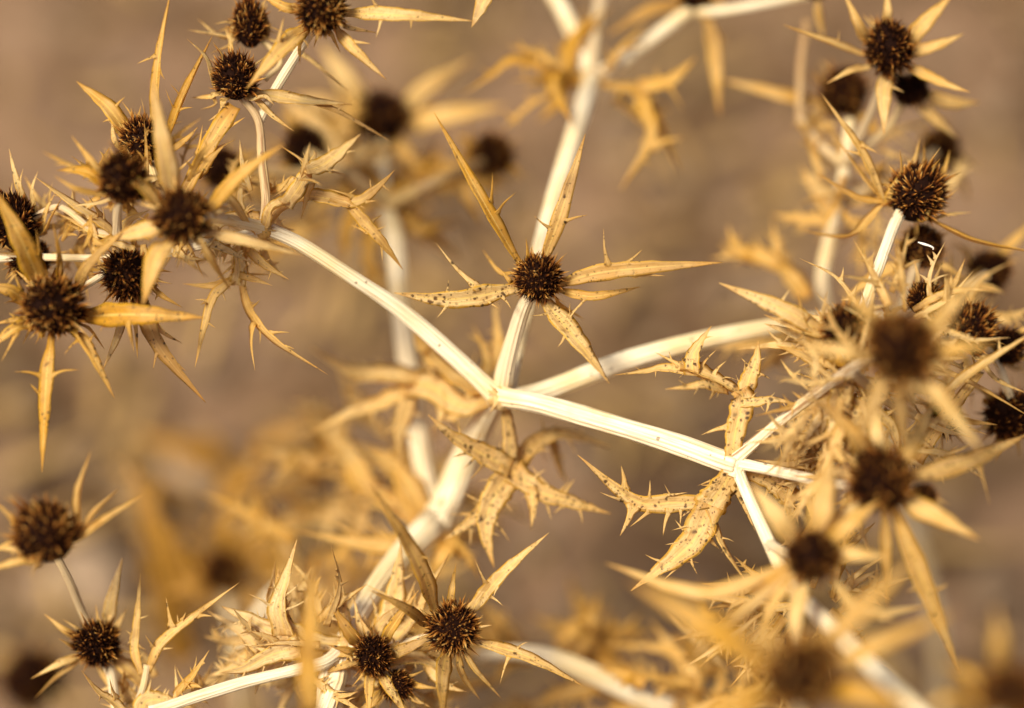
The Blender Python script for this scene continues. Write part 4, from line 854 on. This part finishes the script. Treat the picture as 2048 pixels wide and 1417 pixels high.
head(Dp, 2018, 1392, -102, 78, (0, -.4, -1), [(1990, 1210, 0, 2000, 1290, 34, [], {'t': .4, 's': 0}), (1830, 1430, 0, 1900, 1400, 40, [], {'t': .3, 's': 0}), (1885, 1330, 8, 1940, 1350, 30, [], {'s': 0}), (1980, 1260, 6, None, None, 30)], tone=.3, light=.50, small=2, spots=0)

g4 = below(615, 1760, -60)
Ep = plant('dried eryngo at the bottom edge showing one upright golden bract', g4)
stem(Ep, [(615, 1640, -62, 32), (618, 1560, -62, 30), (617, 1490, -60, 28)], .5, .4, ground=g4)
head(Ep, 617, 1478, -60, 66, (0, -.6, -.8), [(632, 1085, -4, 622, 1320, 60, [], {'t': .05, 's': .2, 'b': .55, 'roll': .2}), (740, 1560, 0, None, None, 30), (480, 1500, 0, None, None, 30)], tone=.2, light=.5, small=2)

g5 = below(470, 1420, 150)
Fp = plant('far blurred ochre eryngo low on the ground at left', g5)
stem(Fp, [(480, 1400, 140, 26), (470, 1280, 135, 26), (448, 1160, 132, 24)], .4, .4, ground=g5)
stem(Fp, [(475, 1300, 122, 24), (560, 1180, 110, 30), (640, 1190, 100, 34), (720, 1240, 90, 34)], .95, .1)
head(Fp, 447, 1145, 130, 54, (0, -.5, -.9), [(338, 1098, 0, 385, 1120, 46, [], {'t': .1}), (515, 1000, 0, 490, 1070, 36, [], {'t': .05}), (450, 1010, 0, 450, 1070, 40, [], {'t': .05}), (330, 1190, 0, None, None, 36), (560, 1240, 4, 510, 1200, 40, [], {'t': .3})], tone=.0, light=.5, small=4, spots=0, brown=1.1)
leaf(Fp, [([(600, 1250, 90), (585, 1150, 84), (560, 1070, 80), (515, 975, 76)], 66, 'lance', [])], tone=.5, spots=0, brown=.2)
for q in range(9):
    x0, y0 = rnd(330, 640), rnd(1180, 1330); a = rnd(-2.7, -.5); L = rnd(170, 330); d = rnd(140, 230)
    leaf(Fp, [([(x0, y0, d), (x0+L*.5*math.cos(a), y0+L*.5*math.sin(a), d-6), (x0+L*math.cos(a), y0+L*math.sin(a), d-2)], rnd(50, 95), 'lobe')], tone=rnd(0, .1), spots=0, brown=rnd(.9, 1.3), teeth=4)
for q in range(5):
    x0, y0 = rnd(330, 520), rnd(880, 1010); a = rnd(-2.9, .2); L = rnd(120, 220); d = rnd(190, 260)
    leaf(Fp, [([(x0, y0, d), (x0+L*.5*math.cos(a), y0+L*.5*math.sin(a), d-6), (x0+L*math.cos(a), y0+L*math.sin(a), d-2)], rnd(50, 90), 'lobe')], tone=0, spots=0, brown=1.25, teeth=4)

g6 = below(1700, 1560, 120)
Gp = plant('blurred dried eryngo low down behind the bottom heads with a curved white stem', g6)
stem(Gp, [(1640, 1520, 100, 44), (1480, 1450, 74, 46), (1330, 1415, 56, 46), (1200, 1355, 50, 48), (1110, 1318, 48, 46), (1030, 1305, 52, 36), (960, 1310, 60, 26)], .97, .1, ground=g6)
leaf(Gp, [([(1400, 1430, 60), (1380, 1340, 62), (1330, 1300, 64), (1190, 1290, 66)], 46, 'lobe', [(.5, 1300, 1240, 24), (.3, 1400, 1290, 20)]), ([(1400, 1430, 56), (1360, 1380, 52), (1280, 1350, 48)], 36, 'lance', []), ([(1420, 1430, 56), (1440, 1350, 54), (1430, 1270, 54)], 36, 'lance'), ([(1450, 1420, 50), (1520, 1380, 40), (1560, 1320, 36)], 50, 'lobe'), ([(1420, 1440, 50), (1480, 1390, 44), (1480, 1320, 44)], 40, 'lobe')], tone=.35, spots=0, brown=.35)
leaf(Gp, [([(1200, 1370, 56), (1120, 1390, 62), (1040, 1420, 66)], 60, 'lobe'), ([(1150, 1330, 70), (1130, 1270, 84), (1060, 1230, 96)], 70, 'lobe'), ([(1120, 1330, 70), (1180, 1280, 90), (1230, 1220, 100)], 50, 'lobe'), ([(1300, 1410, 58), (1220, 1430, 56), (1150, 1440, 56)], 60, 'lobe')], tone=.25, spots=0, brown=.35)
thicket(Gp, 1420, 1380, 190, 70, 40, 76, 26, (90, 200), (20, 46), (.15, .6), .5, spots=.1, up=.3)
thicket(Gp, 1100, 1330, 170, 110, 60, 110, 16, (100, 200), (30, 60), (.1, .5), .5, spots=0)
thicket(Bp, 1700, 340, 120, 130, 44, 70, 20, (80, 180), (14, 30), (.2, .7), .5, spots=0, up=.3)
thicket(Cp, 330, 1400, 130, 60, 6, 30, 12, (70, 150), (16, 36), (.4, .8), .5, up=.4)
g7 = below(40, 1450, 170)
Hp = plant('dark shrivelled eryngo head added for the shadowy hollow low at the bottom left corner', g7)
stem(Hp, [(62, 1440, 160, 20), (62, 1400, 155, 18), (62, 1360, 150, 18)], .3, .5, ground=g7)
head(Hp, 62, 1360, 150, 80, (0, -.5, -.9), [(130, 1300, 0, None, None, 26)], light=.25, tone=.1, small=3, spots=0, brown=.6)  # added head; its dark colour stands in for shadow in a soil hollow
